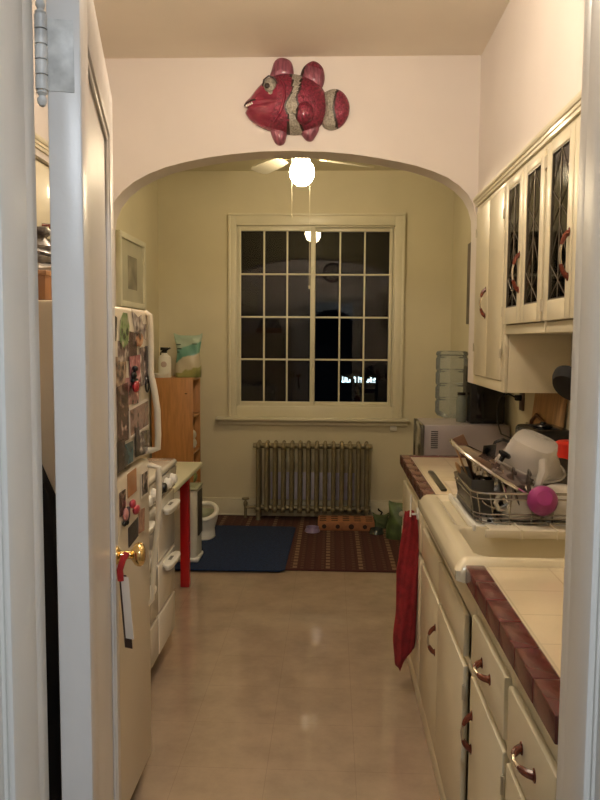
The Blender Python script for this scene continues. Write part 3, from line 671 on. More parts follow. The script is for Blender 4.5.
# ------------------------------------------------------------------ rugs
m_, nt, b = newmat('striped_rug_weave'); L = nt.links
tc = N(nt, 'ShaderNodeTexCoord'); sx = N(nt, 'ShaderNodeSeparateXYZ'); L.new(tc.outputs['Object'], sx.inputs[0])
def pulse(o, per, ph, duty):
    f = mathn(nt, 'FRACT', mathn(nt, 'DIVIDE', mathn(nt, 'ADD', o, ph), per)); return mathn(nt, 'LESS_THAN', f, duty)
X, Y = sx.outputs[0], sx.outputs[1]
fine = mathn(nt, 'MULTIPLY', pulse(X, .0675, 10+.045, .30), pulse(Y, .055, 10, .62))
brt = mathn(nt, 'MULTIPLY', pulse(X, .215, 10+.13, .13), pulse(Y, .07, 10, .68))
base = mixc(nt, pulse(X, .0675, 10+.080, .5), (.042, .009, .006), (.055, .013, .008))
c_ = mixc(nt, fine, base, (.085, .036, .020)); c_ = mixc(nt, brt, c_, (.20, .12, .065))
edge = mathn(nt, 'LESS_THAN', Y, 4.69); c_ = mixc(nt, edge, c_, (.05, .010, .008))
L.new(c_, b.inputs['Base Color']); b.inputs['Roughness'].default_value = .95
nz = N(nt, 'ShaderNodeTexNoise'); nz.inputs['Scale'].default_value = 220; bp_ = N(nt, 'ShaderNodeBump'); bp_.inputs['Strength'].default_value = .5; bp_.inputs['Distance'].default_value = .005
L.new(tc.outputs['Object'], nz.inputs[0]); L.new(nz.outputs['Fac'], bp_.inputs['Height']); L.new(bp_.outputs[0], b.inputs['Normal'])
tag(part('striped_rug', MB().box(-.97, .62, 4.665, 6.118, .0005, .009, .003), m_), 'burgundy and brown striped rug in front of the radiator', 'rug')
tag(part('blue_mat', MB().prism([(-1.08, 4.60), (-.32, 4.605), (-.285, 4.64), (-.268, 5.70), (-.29, 5.73), (-1.06, 5.73)], .0095, .019, 'xy', bev=.003), BLUE), 'plain navy blue mat lying over the striped rug', 'mat')

# perforated clay block, bowls, bags on the rug
bl = thing('clay_block', 'terracotta block pierced with round holes in front of the radiator', 'block', (.125, 5.76, .009))
part('block', MB().box(-.095, .345, 5.655, 5.875, .0095, .080, .006), TERRA, bl)
for i in range(5):
    x = -.055+i*.09
    for j in range(3): part('slot', MB().box(x-.026, x+.026, 5.685+j*.065, 5.715+j*.065, .078, .0805, .004), HOLE, bl)
for i in range(4):
    x = -.045+i*.105; part('hole', MB().cyl((x, 5.6535, .043), (x, 5.657, .043), .017+.004*(i == 2), n=20), HOLE, bl)
def bowl(label, loc, rim, cat='bowl'):
    t = thing('pet_bowl', label, cat, loc)
    part('bowl', MB().lathe([(0, .0), (.055, .0), (.060, .004), (.048, .034), (.050, .038), (.046, .038), (.040, .010), (0, .008)], n=32), rim, t, local=True)
    part('food', MB().lathe([(0, .016), (.03, .017), (.041, .014)], n=24), mat('water_'+label[:6], (.25, .24, .26), .08), t, local=True)
    return t
bowl('purple-grey pet bowl on the rug left of the clay block', (-.135, 5.62, .0095), mat('lilac_plastic', (.24, .18, .30), .3))
bowl('dark steel pet bowl on the rug right of the clay block', (.355, 5.60, .0095), mat('dark_bowl', (.09, .10, .08), .2, .5))
gb = thing('litter_bag', 'green bag with a red top slumped on the rug by the cabinets', 'bag', (.530, 5.50, .0095))
part('bag', bagmesh(0, 0, .001, .22, .17, .26, lean=.10), GREENB, gb, local=True)
part('red_top', MB().sphere((.045, -.03, .252), .03, (1.2, .6, .6)).box(.02, .10, -.04, -.01, .235, .262, .008), mat('orange_red_print', (.50, .10, .05), .4), gb, local=True)
part('label_patch', MB().sphere((.01, -.052, .19), .026, (1.2, .25, .9)).sphere((.055, -.055, .085), .03, (1, .3, 1.3)), mat('white_label', (.60, .55, .45), .5), gb, local=True)
gp = thing('green_pouch', 'small dark green pouch with a black tie behind the steel bowl', 'pouch', (.40, 5.79, .0095))
part('pouch', bagmesh(0, 0, .001, .12, .09, .10), mat('dark_green_cloth', (.06, .085, .03), .8), gp, local=True)
part('tie', MB().tube([(0, 0, .098), (.01, 0, .12), (-.015, 0, .135), (-.02, 0, .15)], .007), BLACK, gp, local=True)

# ------------------------------------------------------------------ ceiling fan with light
fn = thing('ceiling_fan', 'white four-blade ceiling fan with a lit globe in the nook', 'ceiling fan', (-.20, 4.81, 2.85))
part('motor', MB().lathe([(0, 0), (.075, 0), (.08, -.02), (.055, -.05), (.10, -.08), (.125, -.11), (.12, -.17), (.08, -.20), (.06, -.215), (0, -.215)], n=36), BLADE, fn, local=True)
for k, a in enumerate((31, 122, 211, 301)):
    R = Matrix.Rotation(math.radians(a), 4, 'Z') @ Matrix.Rotation(math.radians(13), 4, 'X')
    P_ = [(.18, -.045), (.30, -.060), (.50, -.066), (.545, -.05), (.555, 0), (.545, .05), (.50, .066), (.30, .060), (.18, .045)]
    bl_ = part('blade', MB().prism([(x, y) for x, y in P_], -.212, -.206, 'xy', M=R), BLADE, fn, local=True)
    part('blade_arm', MB().box(.07, .22, -.018, .018, -.206, -.198, .002, M=R), BRASS, bl_, local=True)
gl = part('globe', MB().lathe([(0, -.395), (.03, -.390), (.058, -.370), (.076, -.335), (.080, -.305), (.072, -.270), (.050, -.240), (.045, -.22), (0, -.218)], n=32), GLOBE, fn, local=True)
for (dx, dy, z1) in ((-.062, -.03, -.575), (.052, -.03, -1.02)):
    mb = MB().cyl((dx, dy, -.18), (dx, dy, z1), .0019, n=6)
    mb.lathe([(0, 0), (.005, -.004), (.006, -.015), (.003, -.025), (0, -.026)], (dx, dy, z1), 10)
    part('pull_chain', mb, mat('pale_chain_%d' % int(-z1*100), (.85, .80, .62), .4), fn, local=True)

# kitchen ceiling lamp (out of the frame, seen in reflections)
kl = thing('ceiling_lamp', 'round lit globe lamp on the kitchen ceiling, seen only in reflections', 'lamp', (-.2, 2.12, 2.85))
part('base', MB().lathe([(0, 0), (.10, 0), (.10, -.03), (.075, -.045), (0, -.045)], n=32), BRASS, kl, local=True)
part('globe', MB().lathe([(0, -.235), (.05, -.227), (.088, -.20), (.10, -.16), (.088, -.115), (.06, -.07), (.05, -.045), (0, -.045)], n=32), KGLOBE, kl, local=True)
hl = thing('hall_lamp', 'cool white disc lamp on the hall ceiling behind the camera', 'lamp', (.22, -.45, 2.6))
part('base', MB().lathe([(0, 0), (.17, 0), (.17, -.02), (0, -.02)], n=32), WHITE, hl, local=True)
part('diffuser', MB().lathe([(0, -.05), (.10, -.045), (.15, -.03), (.155, -.02), (0, -.02)], n=32), HGLOBE, hl, local=True)

# ------------------------------------------------------------------ fish on arch wall
def inpoly(x, z, P):
    c = False; j = len(P)-1
    for i in range(len(P)):
        if (P[i][1] > z) != (P[j][1] > z) and x < (P[j][0]-P[i][0])*(z-P[i][1])/(P[j][1]-P[i][1]+1e-12)+P[i][0]: c = not c
        j = i
    return c
def dpoly(x, z, P):
    d = 9
    for i in range(len(P)):
        (ax, az), (bx, bz) = P[i-1], P[i]; L2 = (bx-ax)**2+(bz-az)**2+1e-12
        t = max(0, min(1, ((x-ax)*(bx-ax)+(z-az)*(bz-az))/L2)); d = min(d, math.hypot(x-ax-t*(bx-ax), z-az-t*(bz-az)))
    return d
def smooth(P, k=6):
    out = []; n = len(P)
    for i in range(n):
        p0, p1, p2, p3 = P[i-1], P[i], P[(i+1) % n], P[(i+2) % n]
        for j in range(k):
            t = j/k
            out.append(tuple(.5*((2*p1[q])+(-p0[q]+p2[q])*t+(2*p0[q]-5*p1[q]+4*p2[q]-p3[q])*t*t+(-p0[q]+3*p1[q]-3*p2[q]+p3[q])*t**3) for q in (0, 1)))
    return out
def relief(P, thick, base, mi=None, rings=22, cen=None, flat=2.0):
    P = smooth(P); n = len(P)
    cx = cen[0] if cen else sum(p[0] for p in P)/n; cz = cen[1] if cen else sum(p[1] for p in P)/n
    mb = MB(); t = mb.bm; R = []
    for k in range(rings):
        s_ = 1-k/rings; h = thick*(1-s_**(flat*1.3))**.6
        R.append([t.verts.new((cx+(p[0]-cx)*s_, base-h, cz+(p[1]-cz)*s_)) for p in P])
    c = t.verts.new((cx, base-thick, cz)); B0 = [t.verts.new((p[0], YA-.001, p[1])) for p in P]
    fs = []
    for a, b_ in zip([B0]+R, R):
        for i in range(n): j = (i+1) % n; fs.append(t.faces.new((a[i], a[j], b_[j], b_[i])))
    for i in range(n): fs.append(t.faces.new((R[-1][i], R[-1][(i+1) % n], c)))
    t.faces.new(B0[::-1])
    bmesh.ops.recalc_face_normals(t, faces=t.faces)
    if mi:
        for f in t.faces:
            p = f.calc_center_median(); f.material_index = mi(p.x, p.z)
    return mb
body = [(-.437, 2.628), (-.409, 2.658), (-.364, 2.712), (-.304, 2.754), (-.215, 2.766), (-.118, 2.742), (-.05, 2.686), (-.036, 2.608), (-.049, 2.545), (-.092, 2.501), (-.165, 2.479), (-.262, 2.486), (-.340, 2.508), (-.398, 2.540), (-.432, 2.580), (-.426, 2.604)]
band = smooth([(-.209, 2.78), (-.160, 2.78), (-.160, 2.71), (-.166, 2.671), (-.180, 2.632), (-.165, 2.578), (-.160, 2.53), (-.155, 2.46), (-.223, 2.46), (-.214, 2.532), (-.235, 2.594), (-.204, 2.656), (-.2, 2.71)], 3)
cheek = [(-.285, 2.77), (-.262, 2.70), (-.262, 2.64), (-.285, 2.57), (-.33, 2.50)]
def bm_i(x, z):
    if dpoly(x, z, band) < .0045: return 2
    if inpoly(x, z, band): return 1
    xe = -.262-.9*abs(z-2.65)**1.5 if z < 2.78 else -.29
    return 3 if x < xe-.01 else 0
fs = thing('fish_ornament', 'large crimson and silver ceramic fish mounted on the wall above the arch', 'wall ornament', (-.2, YA, 2.6))
part('body', relief(body, .075, YA-.012, bm_i, rings=34, cen=(-.215, 2.62)), [FISHR, FISHG, FISHK, FISHH], fs, ang=60)
part('dorsal_fin', relief([(-.312, 2.74), (-.304, 2.79), (-.288, 2.829), (-.256, 2.843), (-.215, 2.828), (-.199, 2.79), (-.203, 2.745), (-.25, 2.73)], .028, YA-.010), FISHP, fs, ang=60)
part('dorsal_fin', relief([(-.163, 2.745), (-.151, 2.797), (-.103, 2.826), (-.058, 2.796), (-.048, 2.735), (-.072, 2.69), (-.12, 2.70)], .03, YA-.010, lambda x, z: 2 if x < -.149+.25*(z-2.76) and z > 2.72 else (1 if z > 2.79-.3*(x+.1) else 0)), [FISHP, FISHR, FISHK], fs, ang=60)
part('belly_fin', relief([(-.310, 2.51), (-.30, 2.465), (-.282, 2.436), (-.258, 2.430), (-.236, 2.451), (-.230, 2.51), (-.27, 2.53)], .026, YA-.010), FISHP, fs, ang=60)
part('belly_fin', relief([(-.168, 2.50), (-.155, 2.475), (-.130, 2.450), (-.10, 2.456), (-.072, 2.515), (-.12, 2.53)], .026, YA-.010), FISHP, fs, ang=60)
tl = [(-.055, 2.665), (-.028, 2.688), (.004, 2.695), (.040, 2.680), (.066, 2.645), (.075, 2.605), (.066, 2.560), (.04, 2.522), (.0, 2.502), (-.035, 2.505), (-.058, 2.53), (-.048, 2.60)]
def tmi(x, z):
    e = -.004+.35*abs(z-2.60)**1.2
    return 2 if abs(x-e) < .0055 else (0 if x > e else 1)
part('tail_fin', relief(tl, .036, YA-.010, tmi), [FISHR, FISHG, FISHK], fs, ang=60)
part('side_fin', relief([(-.186, 2.561), (-.170, 2.600), (-.131, 2.612), (-.100, 2.580), (-.105, 2.535), (-.150, 2.512), (-.178, 2.53)], .030, YA-.078, lambda x, z: 1 if dpoly(x, z, [(-.188, 2.56), (-.17, 2.60), (-.18, 2.53)]) < .004 else 0), [FISHR, FISHK], fs, ang=60)
ex, ez = -.308, 2.682
part('eye', MB().sphere((ex, YA-.072, ez+.012), .031, (1, .6, 1.1)).sphere((ex+.010, YA-.066, ez-.028), .024, (1, .6, 1.1)).sphere((ex+.016, YA-.064, ez-.052), .014, (1, .6, 1.1)), FISHG, fs)
part('pupil', MB().sphere((ex-.012, YA-.090, ez+.004), .013, (1, .5, 1)), FISHK, fs)
part('eyelid', MB().tube([(ex-.034, YA-.070, ez+.01), (ex-.028, YA-.082, ez+.034), (ex-.005, YA-.085, ez+.05), (ex+.02, YA-.08, ez+.044), (ex+.034, YA-.07, ez+.02), (ex+.036, YA-.066, ez-.02)], .0045), FISHK, fs)
part('gill_ridge', MB().tube([(-.265, YA-.072, 2.735), (-.240, YA-.086, 2.69), (-.238, YA-.088, 2.63), (-.255, YA-.084, 2.57), (-.290, YA-.072, 2.52)], [.003, .008, .009, .008, .003], 10), FISHH, fs)
part('mouth', MB().tube([(-.436, YA-.020, 2.616), (-.420, YA-.040, 2.625), (-.395, YA-.058, 2.630), (-.378, YA-.064, 2.630)], .004, 8), FISHK, fs)
mb = MB()
for k in range(4): mb.box(-.0045, .0045, -.004, .006, -.008, .004, .002, M=Matrix.Translation((-.424+k*.0095, YA-.034-k*.006, 2.612+k*.0025)))
part('teeth', mb, CERAM, fs)
part('belly_button', MB().sphere((-.188, YA-.092, 2.562), .011, (1, .5, 1)), FISHG, fs)

# ------------------------------------------------------------------ cabinets helpers
def cab_handle(p, along, out=(-1, 0, 0), L_=.088):
    """arched pull: red-brown ends, chrome middle"""
    p = Vector(p); a = Vector((0, 1, 0)) if along == 'y' else Vector((0, 0, 1)); o_ = Vector(out)
    mb = MB(); K = 14
    pts = [p+a*(L_*(k/K-.5))+o_*(.024*math.sin(PI*k/K)**.6) for k in range(K+1)]
    mb.tube(pts, .0040, 8, m=1)
    mb.tube(pts[:5], [.009, .008, .0075, .0065, .005], 8, m=0); mb.tube(pts[-5:], [.005, .0065, .0075, .008, .009], 8, m=0)
    mb.sphere(pts[0], .011, (.35, 1, 1.2), m=0).sphere(pts[-1], .011, (.35, 1, 1.2), m=0)
    return mb
HM = [HREDB, mat('pale_metal_pull', (.62, .54, .42), .25, .8)]
CHINGE = mat('painted_cabinet_hinge', (.62, .56, .42), .4, .3)
def hingeset(par, x, y, zs):
    for z in zs: part('hinge', MB().cyl((x-.003, y, z-.02), (x-.003, y, z+.02), .004, n=10).box(x-.002, x+.001, y-.012, y+.012, z-.02, z+.02, .0005), CHINGE, par)

# upper right cabinets
tc_ = thing('tall_wall_cabinet', 'plain cream wall cabinet next to the arch, hanging lower than its neighbours', 'cabinet', (.84, 3.39, 1.27))
part('carcass', MB().box(.722, XR-.001, 3.072, YA-.002, 1.27, 2.131, .002), CAB, tc_)
part('face_frame', MB().box(SX, .722, 3.072, 3.11, 1.27, 2.131, .002).box(SX, .722, 3.69, YA-.002, 1.27, 2.131, .002).box(SX, .722, 3.11, 3.69, 1.27, 1.315, .002).box(SX, .722, 3.11, 3.69, 2.11, 2.131, .002), CAB, tc_)
d = part('door', MB().box(SX-.008, .716, 3.395, 3.688, 1.318, 2.108, .004), CAB, tc_); hingeset(d, SX-.006, 3.685, (1.45, 2.0))
part('handle', cab_handle((SX-.008, 3.435, 1.655), 'z', L_=.12), HM, d)
d = part('door', MB().box(SX-.008, .716, 3.113, 3.388, 1.318, 2.108, .004), CAB, tc_); hingeset(d, SX-.006, 3.112, (1.43, 2.0))
def glasscab(y0, y1, label):
    t = thing('glass_cabinet', label, 'cabinet', (.84, (y0+y1)/2, 1.51), group=None)
    mb = MB().box(.722, XR-.001, y0, y0+.016, 1.51, 2.131).box(.722, XR-.001, y1-.016, y1, 1.51, 2.131).box(.722, XR-.001, y0, y1, 1.51, 1.53).box(.722, XR-.001, y0, y1, 2.125, 2.131)
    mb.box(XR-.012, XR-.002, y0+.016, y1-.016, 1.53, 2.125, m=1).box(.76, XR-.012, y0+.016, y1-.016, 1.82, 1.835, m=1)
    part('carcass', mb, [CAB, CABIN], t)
    part('face_frame', MB().box(SX, .722, y0, y0+.012, 1.51, 2.131, .001).box(SX, .722, y1-.012, y1, 1.51, 2.131, .001).box(SX, .722, y0+.012, y1-.012, 1.51, 1.545, .001).box(SX, .722, y0+.012, y1-.012, 2.112, 2.131, .001), CAB, t)
    ym = (y0+y1)/2
    for k, (a, b_) in enumerate(((ym+.002, y1-.010), (y0+.010, ym-.002))):
        x0, x1 = SX-.016, SX-.001; s_ = .048
        mb = MB().box(x0, x1, a, a+s_, 1.548, 2.108, .003).box(x0, x1, b_-s_, b_, 1.548, 2.108, .003).box(x0, x1, a+s_, b_-s_, 1.548, 1.612, .003).box(x0, x1, a+s_, b_-s_, 2.074, 2.108, .003)
        d = part('door', mb, CAB, t)
        part('pane', MB().box(x0+.007, x0+.010, a+s_-.004, b_-s_+.004, 1.608, 2.078), CABGL, d)
        mb = MB(); ya, yb = a+s_, b_-s_; yc = (ya+yb)/2
        for q in range(4):
            z = 1.612+q*.462/4; zz = z+.462/4
            for (p, r_) in (((ya, z), (yb, zz)), ((yb, z), (ya, zz))) if q % 2 == 0 else (((ya, z), (yc, zz)), ((yb, z), (yc, zz))):
                mb.tube([(x0+.006, p[0], p[1]), (x0+.006, r_[0], r_[1])], .0016, 6)
        mb.tube([(x0+.006, yc, 1.612), (x0+.006, yc, 2.074)], .002, 6)
        mb.box(x0+.003, x0+.009, ya, ya+.005, 1.612, 2.074).box(x0+.003, x0+.009, yb-.005, yb, 1.612, 2.074).box(x0+.003, x0+.009, ya, yb, 1.612, 1.617).box(x0+.003, x0+.009, ya, yb, 2.069, 2.074)
        part('lead_came', mb, LEAD, d)
        hingeset(d, x0+.004, b_+.004 if k == 0 else a-.004, (1.60, 2.06))
        if k == 0: part('handle', cab_handle((x0, a+.022, 1.735), 'z', L_=.13), HM, d)
    return t
glasscab(2.495, 3.066, 'leaded-glass wall cabinet next to the plain tall cabinet')
glasscab(1.918, 2.489, 'leaded-glass wall cabinet nearest the doorway')

# lower right cabinets
BX = .378
def base(name, y0, y1, label, hollow=False):
    t = thing(name, label, 'cabinet', (.67, (y0+y1)/2, 0))
    mb = MB().box(BX+.019, XR-.001, y0, y0+.016, 0, .865).box(BX+.019, XR-.001, y1-.016, y1, 0, .865).box(BX+.019, XR-.001, y0+.016, y1-.016, 0, .06).box(XR-.01, XR-.001, y0+.016, y1-.016, .06, .865)
    part('carcass', mb, CAB, t); return t
def frame(t, y0, y1, rails, ztop=.865):
    mb = MB().box(BX, BX+.019, y0, y0+.028, 0, ztop, .0015).box(BX, BX+.019, y1-.028, y1, 0, ztop, .0015)
    for a, b_ in rails: mb.box(BX, BX+.019, y0+.028, y1-.028, a, b_, .0015)
    mb.box(BX-.012, BX, y0, y1, 0, .065, .004)
    part('face_frame', mb, CAB, t)
def front(t, name, y0, y1, z0, z1, handle=None, hz=None, hingey=None):
    d = part(name, MB().box(BX-.016, BX+.001, y0, y1, z0, z1, .0045), CAB, t)
    if handle: part('handle', cab_handle((BX-.016, handle[0], handle[1]), handle[2]), HM, d)
    if hingey is not None: hingeset(d, BX-.012, hingey, (z0+.09, z1-.07))
    return d
t = base('drawer_cabinet', 1.125, 1.478, 'cream base cabinet nearest the doorway with a top drawer'); frame(t, 1.125, 1.478, [(0, .09), (.625, .65), (.785, .865)])
front(t, 'drawer', 1.145, 1.462, .645, .790, ((1.145+1.462)/2, .722, 'y')); front(t, 'door', 1.145, 1.462, .085, .628, (1.430, .48, 'z'), hingey=1.142)
t = base('drawer_cabinet', 1.480, 1.865, 'cream base cabinet with drawer and door left of the sink cabinet'); frame(t, 1.480, 1.865, [(0, .09), (.625, .65), (.785, .865)])
front(t, 'drawer', 1.495, 1.850, .655, .790, (1.672, .722, 'y')); front(t, 'door', 1.495, 1.850, .085, .630, (1.818, .495, 'z'), hingey=1.492)
t = base('sink_cabinet', 1.872, 2.905, 'cream double-door cabinet under the ivory sink'); frame(t, 1.872, 2.905, [(0, .09), (.60, .63), (.75, .845)], .845)
front(t, 'false_front', 1.955, 2.425, .632, .748); front(t, 'false_front', 2.435, 2.885, .632, .748)
front(t, 'door', 2.435, 2.885, .085, .606, (2.478, .462, 'z')); d = front(t, 'door', 1.955, 2.428, .085, .606, hingey=1.95)
t = base('towel_cabinet', 2.908, 3.695, 'cream base cabinet at the arch end with a red towel in front'); frame(t, 2.908, 3.695, [(0, .09), (.60, .63), (.785, .865)])
front(t, 'drawer', 2.93, 3.30, .632, .790); front(t, 'drawer', 3.31, 3.675, .632, .790); front(t, 'door', 2.93, 3.30, .085, .606, hingey=3.303); front(t, 'door', 3.31, 3.675, .085, .606, hingey=3.68)

# counters with burgundy edge tiles
def counter(label, y0, y1, ends):
    t = thing('countertop', label, 'countertop', (.66, (y0+y1)/2, .87))
    part('tile_field', MB().box(.395, XR-.002, y0+(.045 if 'near' in ends else 0), y1-(.045 if 'far' in ends else 0), .869, .910, .001), COUNT, t)
    mb = MB(); g = MB()
    L_ = y1-y0; k = max(1, round(L_/.138)); w = L_/k
    for i in range(k):
        a = y0+i*w; mb.box(.345, .392, a+.0008, a+w-.0008, .8665, .914, .0035, seg=3)
    g.box(.3475, .393, y0+.002, y1-.002, .869, .912)
    for e in ends:
        ya, yb = (y1-.05, y1) if e == 'far' else (y0, y0+.05)
        k = 4; w = (XR-.004-.392)/k
        for i in range(k): mb.box(.392+i*w+.0008, .392+(i+1)*w-.0008, ya, yb, .8665, .914, .0035, seg=3)
        g.box(.398, XR-.006, ya+.003, yb-.003, .870, .910)
    part('edge_tiles', mb, BURG, t, ang=18); part('grout', g, GROUT, t)
    return t
counter('cream tiled countertop with burgundy edge nearest the doorway', 1.10, 1.862, ('near',))
counter('cream tiled countertop with burgundy edge between sink and arch', 2.708, 3.69, ('far',))

# sink: enamel cast sink with drainboard
def ss(a, b, x): t = max(0, min(1, (x-a)/(b-a))); return t*t*(3-2*t)
sx0, sx1, sy0, sy1 = .322, .968, 1.866, 2.704
def rr(x, y, x0, x1, y0, y1, r):  # signed distance inside rounded rectangle, positive inside
    cx, cy = (x0+x1)/2, (y0+y1)/2; qx = abs(x-cx)-(x1-x0)/2+r; qy = abs(y-cy)-(y1-y0)/2+r
    return r-(math.hypot(max(qx, 0), max(qy, 0))+min(max(qx, qy), 0))
def sinkz(x, y):
    z = .926
    e = rr(x, y, sx0, sx1, sy0, sy1, .03); z -= .030*(1-min(1, max(0, e)/.034))**2.2
    db = rr(x, y, .375, .93, 2.215, 2.662, .03); z -= .016*ss(0, .022, db)
    ba = rr(x, y, .378, .93, 1.895, 2.205, .05); z -= .17*ss(0, .028, ba)
    return z
us = sorted(set([sx0+(sx1-sx0)*i/72 for i in range(73)]+[.378+.028*i/6 for i in range(7)]+[.902+.028*i/6 for i in range(7)]+[sx0+.02*i/6 for i in range(6)]))
vs_ = sorted(set([sy0+(sy1-sy0)*i/84 for i in range(85)]+[1.895+.028*i/6 for i in range(7)]+[2.177+.028*i/6 for i in range(7)]+[2.215+.022*i/4 for i in range(5)]))
t = bmesh.new()
V = [[t.verts.new((x, y, sinkz(x, y))) for y in vs_] for x in us]
for i in range(len(us)-1):
    for j in range(len(vs_)-1): t.faces.new((V[i][j], V[i+1][j], V[i+1][j+1], V[i][j+1]))
rim = [V[i][0] for i in range(len(us))]+[V[-1][j] for j in range(1, len(vs_))]+[V[i][-1] for i in range(len(us)-2, -1, -1)]+[V[0][j] for j in range(len(vs_)-2, 0, -1)]
low = [t.verts.new((v.co.x, v.co.y, .872)) for v in rim]
low2 = [t.verts.new((max(v.co.x, .380), v.co.y, .852)) for v in rim]
for i in range(len(rim)):
    j = (i+1) % len(rim); t.faces.new((rim[j], rim[i], low[i], low[j])); t.faces.new((low[j], low[i], low2[i], low2[j]))
bmesh.ops.recalc_face_normals(t, faces=t.faces)
mb = MB(); mb._add(t)
sk = thing('sink', 'ivory enamel sink with a rounded front rim and a drainboard', 'sink', (.64, 2.28, .79))
part('basin', mb, SINKM, sk, ang=60)
part('drain', MB().lathe([(0, 0), (.035, 0), (.04, .004), (.03, .003), (0, .001)], (.65, 2.05, .756), 24), STEEL, sk)
fa = thing('faucet', 'chrome wall faucet above the sink basin', 'faucet', (.95, 2.02, 1.1))
part('spout', MB().tube([(.97, 2.05, 1.10), (.92, 2.05, 1.10), (.86, 2.05, 1.12), (.80, 2.05, 1.11), (.78, 2.05, 1.07)], .011, 10), CHROME, fa)
for y in (1.95, 2.15): part('tap_handle', MB().cyl((.972, y, 1.10), (.91, y, 1.10), .016).box(.885, .915, y-.03, y+.03, 1.092, 1.108, .005), CHROME, fa)
# backsplash
struct('trim_4', MB().box(XR-.008, XR, 1.10, YA, .912, 1.08, .001), COUNT)

# drain mat under rack
dm = thing('drain_mat', 'off-white ribbed drain mat under the dish rack, hanging over the basin edge', 'mat', (.68, 2.4, .91))
mb = MB().box(.43, .925, 2.225, 2.655, .9115, .9185, .002)
for i in range(11): mb.box(.47+i*.041, .482+i*.041, 2.23, 2.64, .918, .922, .0015)
mb.box(.425, .437, 2.20, 2.66, .912, .934, .004).box(.45, .928, 2.650, 2.662, .912, .934, .004)
part('tray', mb, WHITE, dm)
part('lip', MB().prism([(2.235, .917), (2.235, .925), (2.165, .930), (2.158, .925), (2.160, .920)], .47, .925, 'yz').box(.455, .925, 2.154, 2.164, .906, .930, .003)
     .box(.555, .562, 2.150, 2.24, .904, .933, .002).box(.660, .667, 2.150, 2.24, .904, .933, .002).box(.765, .772, 2.150, 2.24, .904, .933, .002), mat('ivory_mat_lip', (.76, .70, .55), .4), dm)

# dish rack
dr = thing('dish_rack', 'dark wire dish rack full of dishes beside the sink basin', 'dish rack', (.68, 2.43, .92))
def rrpts(x0, x1, y0, y1, r, z, n=6):
    P = []
    for (cx, cy, a0) in ((x1-r, y1-r, 0), (x0+r, y1-r, 90), (x0+r, y0+r, 180), (x1-r, y0+r, 270)):
        for k in range(n+1):
            a = math.radians(a0+90*k/n); P.append((cx+r*math.cos(a), cy+r*math.sin(a), z))
    return P
rx0, rx1, ry0, ry1 = .432, .918, 2.235, 2.625
part('top_rim', MB().tube(rrpts(rx0, rx1, ry0, ry1, .05, 1.022), .0042, 8, closed=True).tube(rrpts(rx0+.002, rx1-.002, ry0+.002, ry1-.002, .05, 1.004), .0028, 8, closed=True), WIRE, dr)
mb = MB()
for k, z in enumerate((.955, .942, .928)): mb.tube(rrpts(rx0+.012+.003*k, rx1-.012-.003*k, ry0+.012+.003*k, ry1-.012-.003*k, .05, z), .0026, 8, closed=True)
P = rrpts(rx0, rx1, ry0, ry1, .05, 1.022, 2); Q = rrpts(rx0+.018, rx1-.018, ry0+.018, ry1-.018, .05, .928, 2)
for p, q in zip(P, Q): mb.tube([p, q], .0026, 6)
for i in range(1, 6):
    x = rx0+.05+(rx1-rx0-.1)*i/6
    for y, yy in ((ry0, ry0+.018), (ry1, ry1-.018)): mb.tube([(x, y, 1.022), (x, yy, .928)], .0026, 6)
part('side_wires', mb, WIRE, dr)
mb = MB()
for i in range(14):
    x = rx0+.03+(rx1-rx0-.06)*i/13; mb.tube([(x, ry0+.018, .928), (x, ry1-.018, .928)], .0022, 6)
for y in (2.33, 2.53): mb.tube([(rx0+.018, y, .926), (rx1-.018, y, .926)], .003, 6)
part('floor_wires', mb, WIRE, dr)
for x in (rx0+.06, rx1-.06):
    for y in (ry0+.05, ry1-.05): part('foot', MB().cyl((x, y, .920), (x, y, .929), .006, n=10), DARKR, dr)
# utensil caddy and utensils
uc = thing('utensil_caddy', 'dark grey utensil caddy at the left end of the dish rack', 'caddy', (.475, 2.45, .93))
mb = MB(); z0, z1 = .932, 1.045
a, b_, c, d_ = .444, .515, 2.33, 2.585
mb.box(a, b_, c, d_, z0, z0+.003).box(a, a+.003, c, d_, z0, z1, .001).box(b_-.003, b_, c, d_, z0, z1, .001).box(a, b_, c, c+.003, z0, z1, .001).box(a, b_, d_-.003, d_, z0, z1, .001)
part('cup', mb, mat('dark_grey_plastic', (.07, .065, .055), .35), uc)
def utensil(kind, label, p, tip, material, wd=.018):
    p = Vector(p); q = Vector(tip); d = (q-p).normalized(); mb = MB()
    mb.tube([p, p+(q-p)*.5, q-d*.05], [.0045, .0035, .003], 8)
    R = Matrix.Translation(q) @ d.to_track_quat('Z', 'Y').to_matrix().to_4x4()
    if kind == 'spoon': mb.sphere((0, 0, -.02), .03, (wd/.03, .25, 1), M=R)
    elif kind == 'fork':
        mb.box(-.011, .011, -.0015, .0015, -.052, -.03, .001, M=R)
        for k in (-1, -.33, .33, 1): mb.box(k*.009-.0016, k*.009+.0016, -.0012, .0012, -.03, .01, M=R)
    elif kind == 'spatula': mb.box(-.03, .03, -.002, .002, -.06, .03, .001, M=R)
    else: mb.box(-.010, .010, -.001, .001, -.06, .05, .0008, M=R)
    return tag(part(kind, mb, material), label, 'utensil', 'utensils in the rack caddy')
utensil('spoon', 'steel spoon leaning left in the caddy below the lid edge', (.490, 2.40, .937), (.463, 2.395, 1.085), CHROME)
utensil('fork', 'steel fork nearest the front of the caddy', (.480, 2.365, .937), (.470, 2.352, 1.10), CHROME)
utensil('spoon', 'large steel spoon standing right in the caddy', (.495, 2.36, .937), (.500, 2.345, 1.09), STEEL, .024)
utensil('knife', 'wooden-handled knife sticking out left of the caddy', (.500, 2.50, .937), (.440, 2.49, 1.075), WOODB)
utensil('spoon', 'wooden spoon poking left from the back of the caddy', (.500, 2.55, .937), (.432, 2.535, 1.06), WOODB, .016)
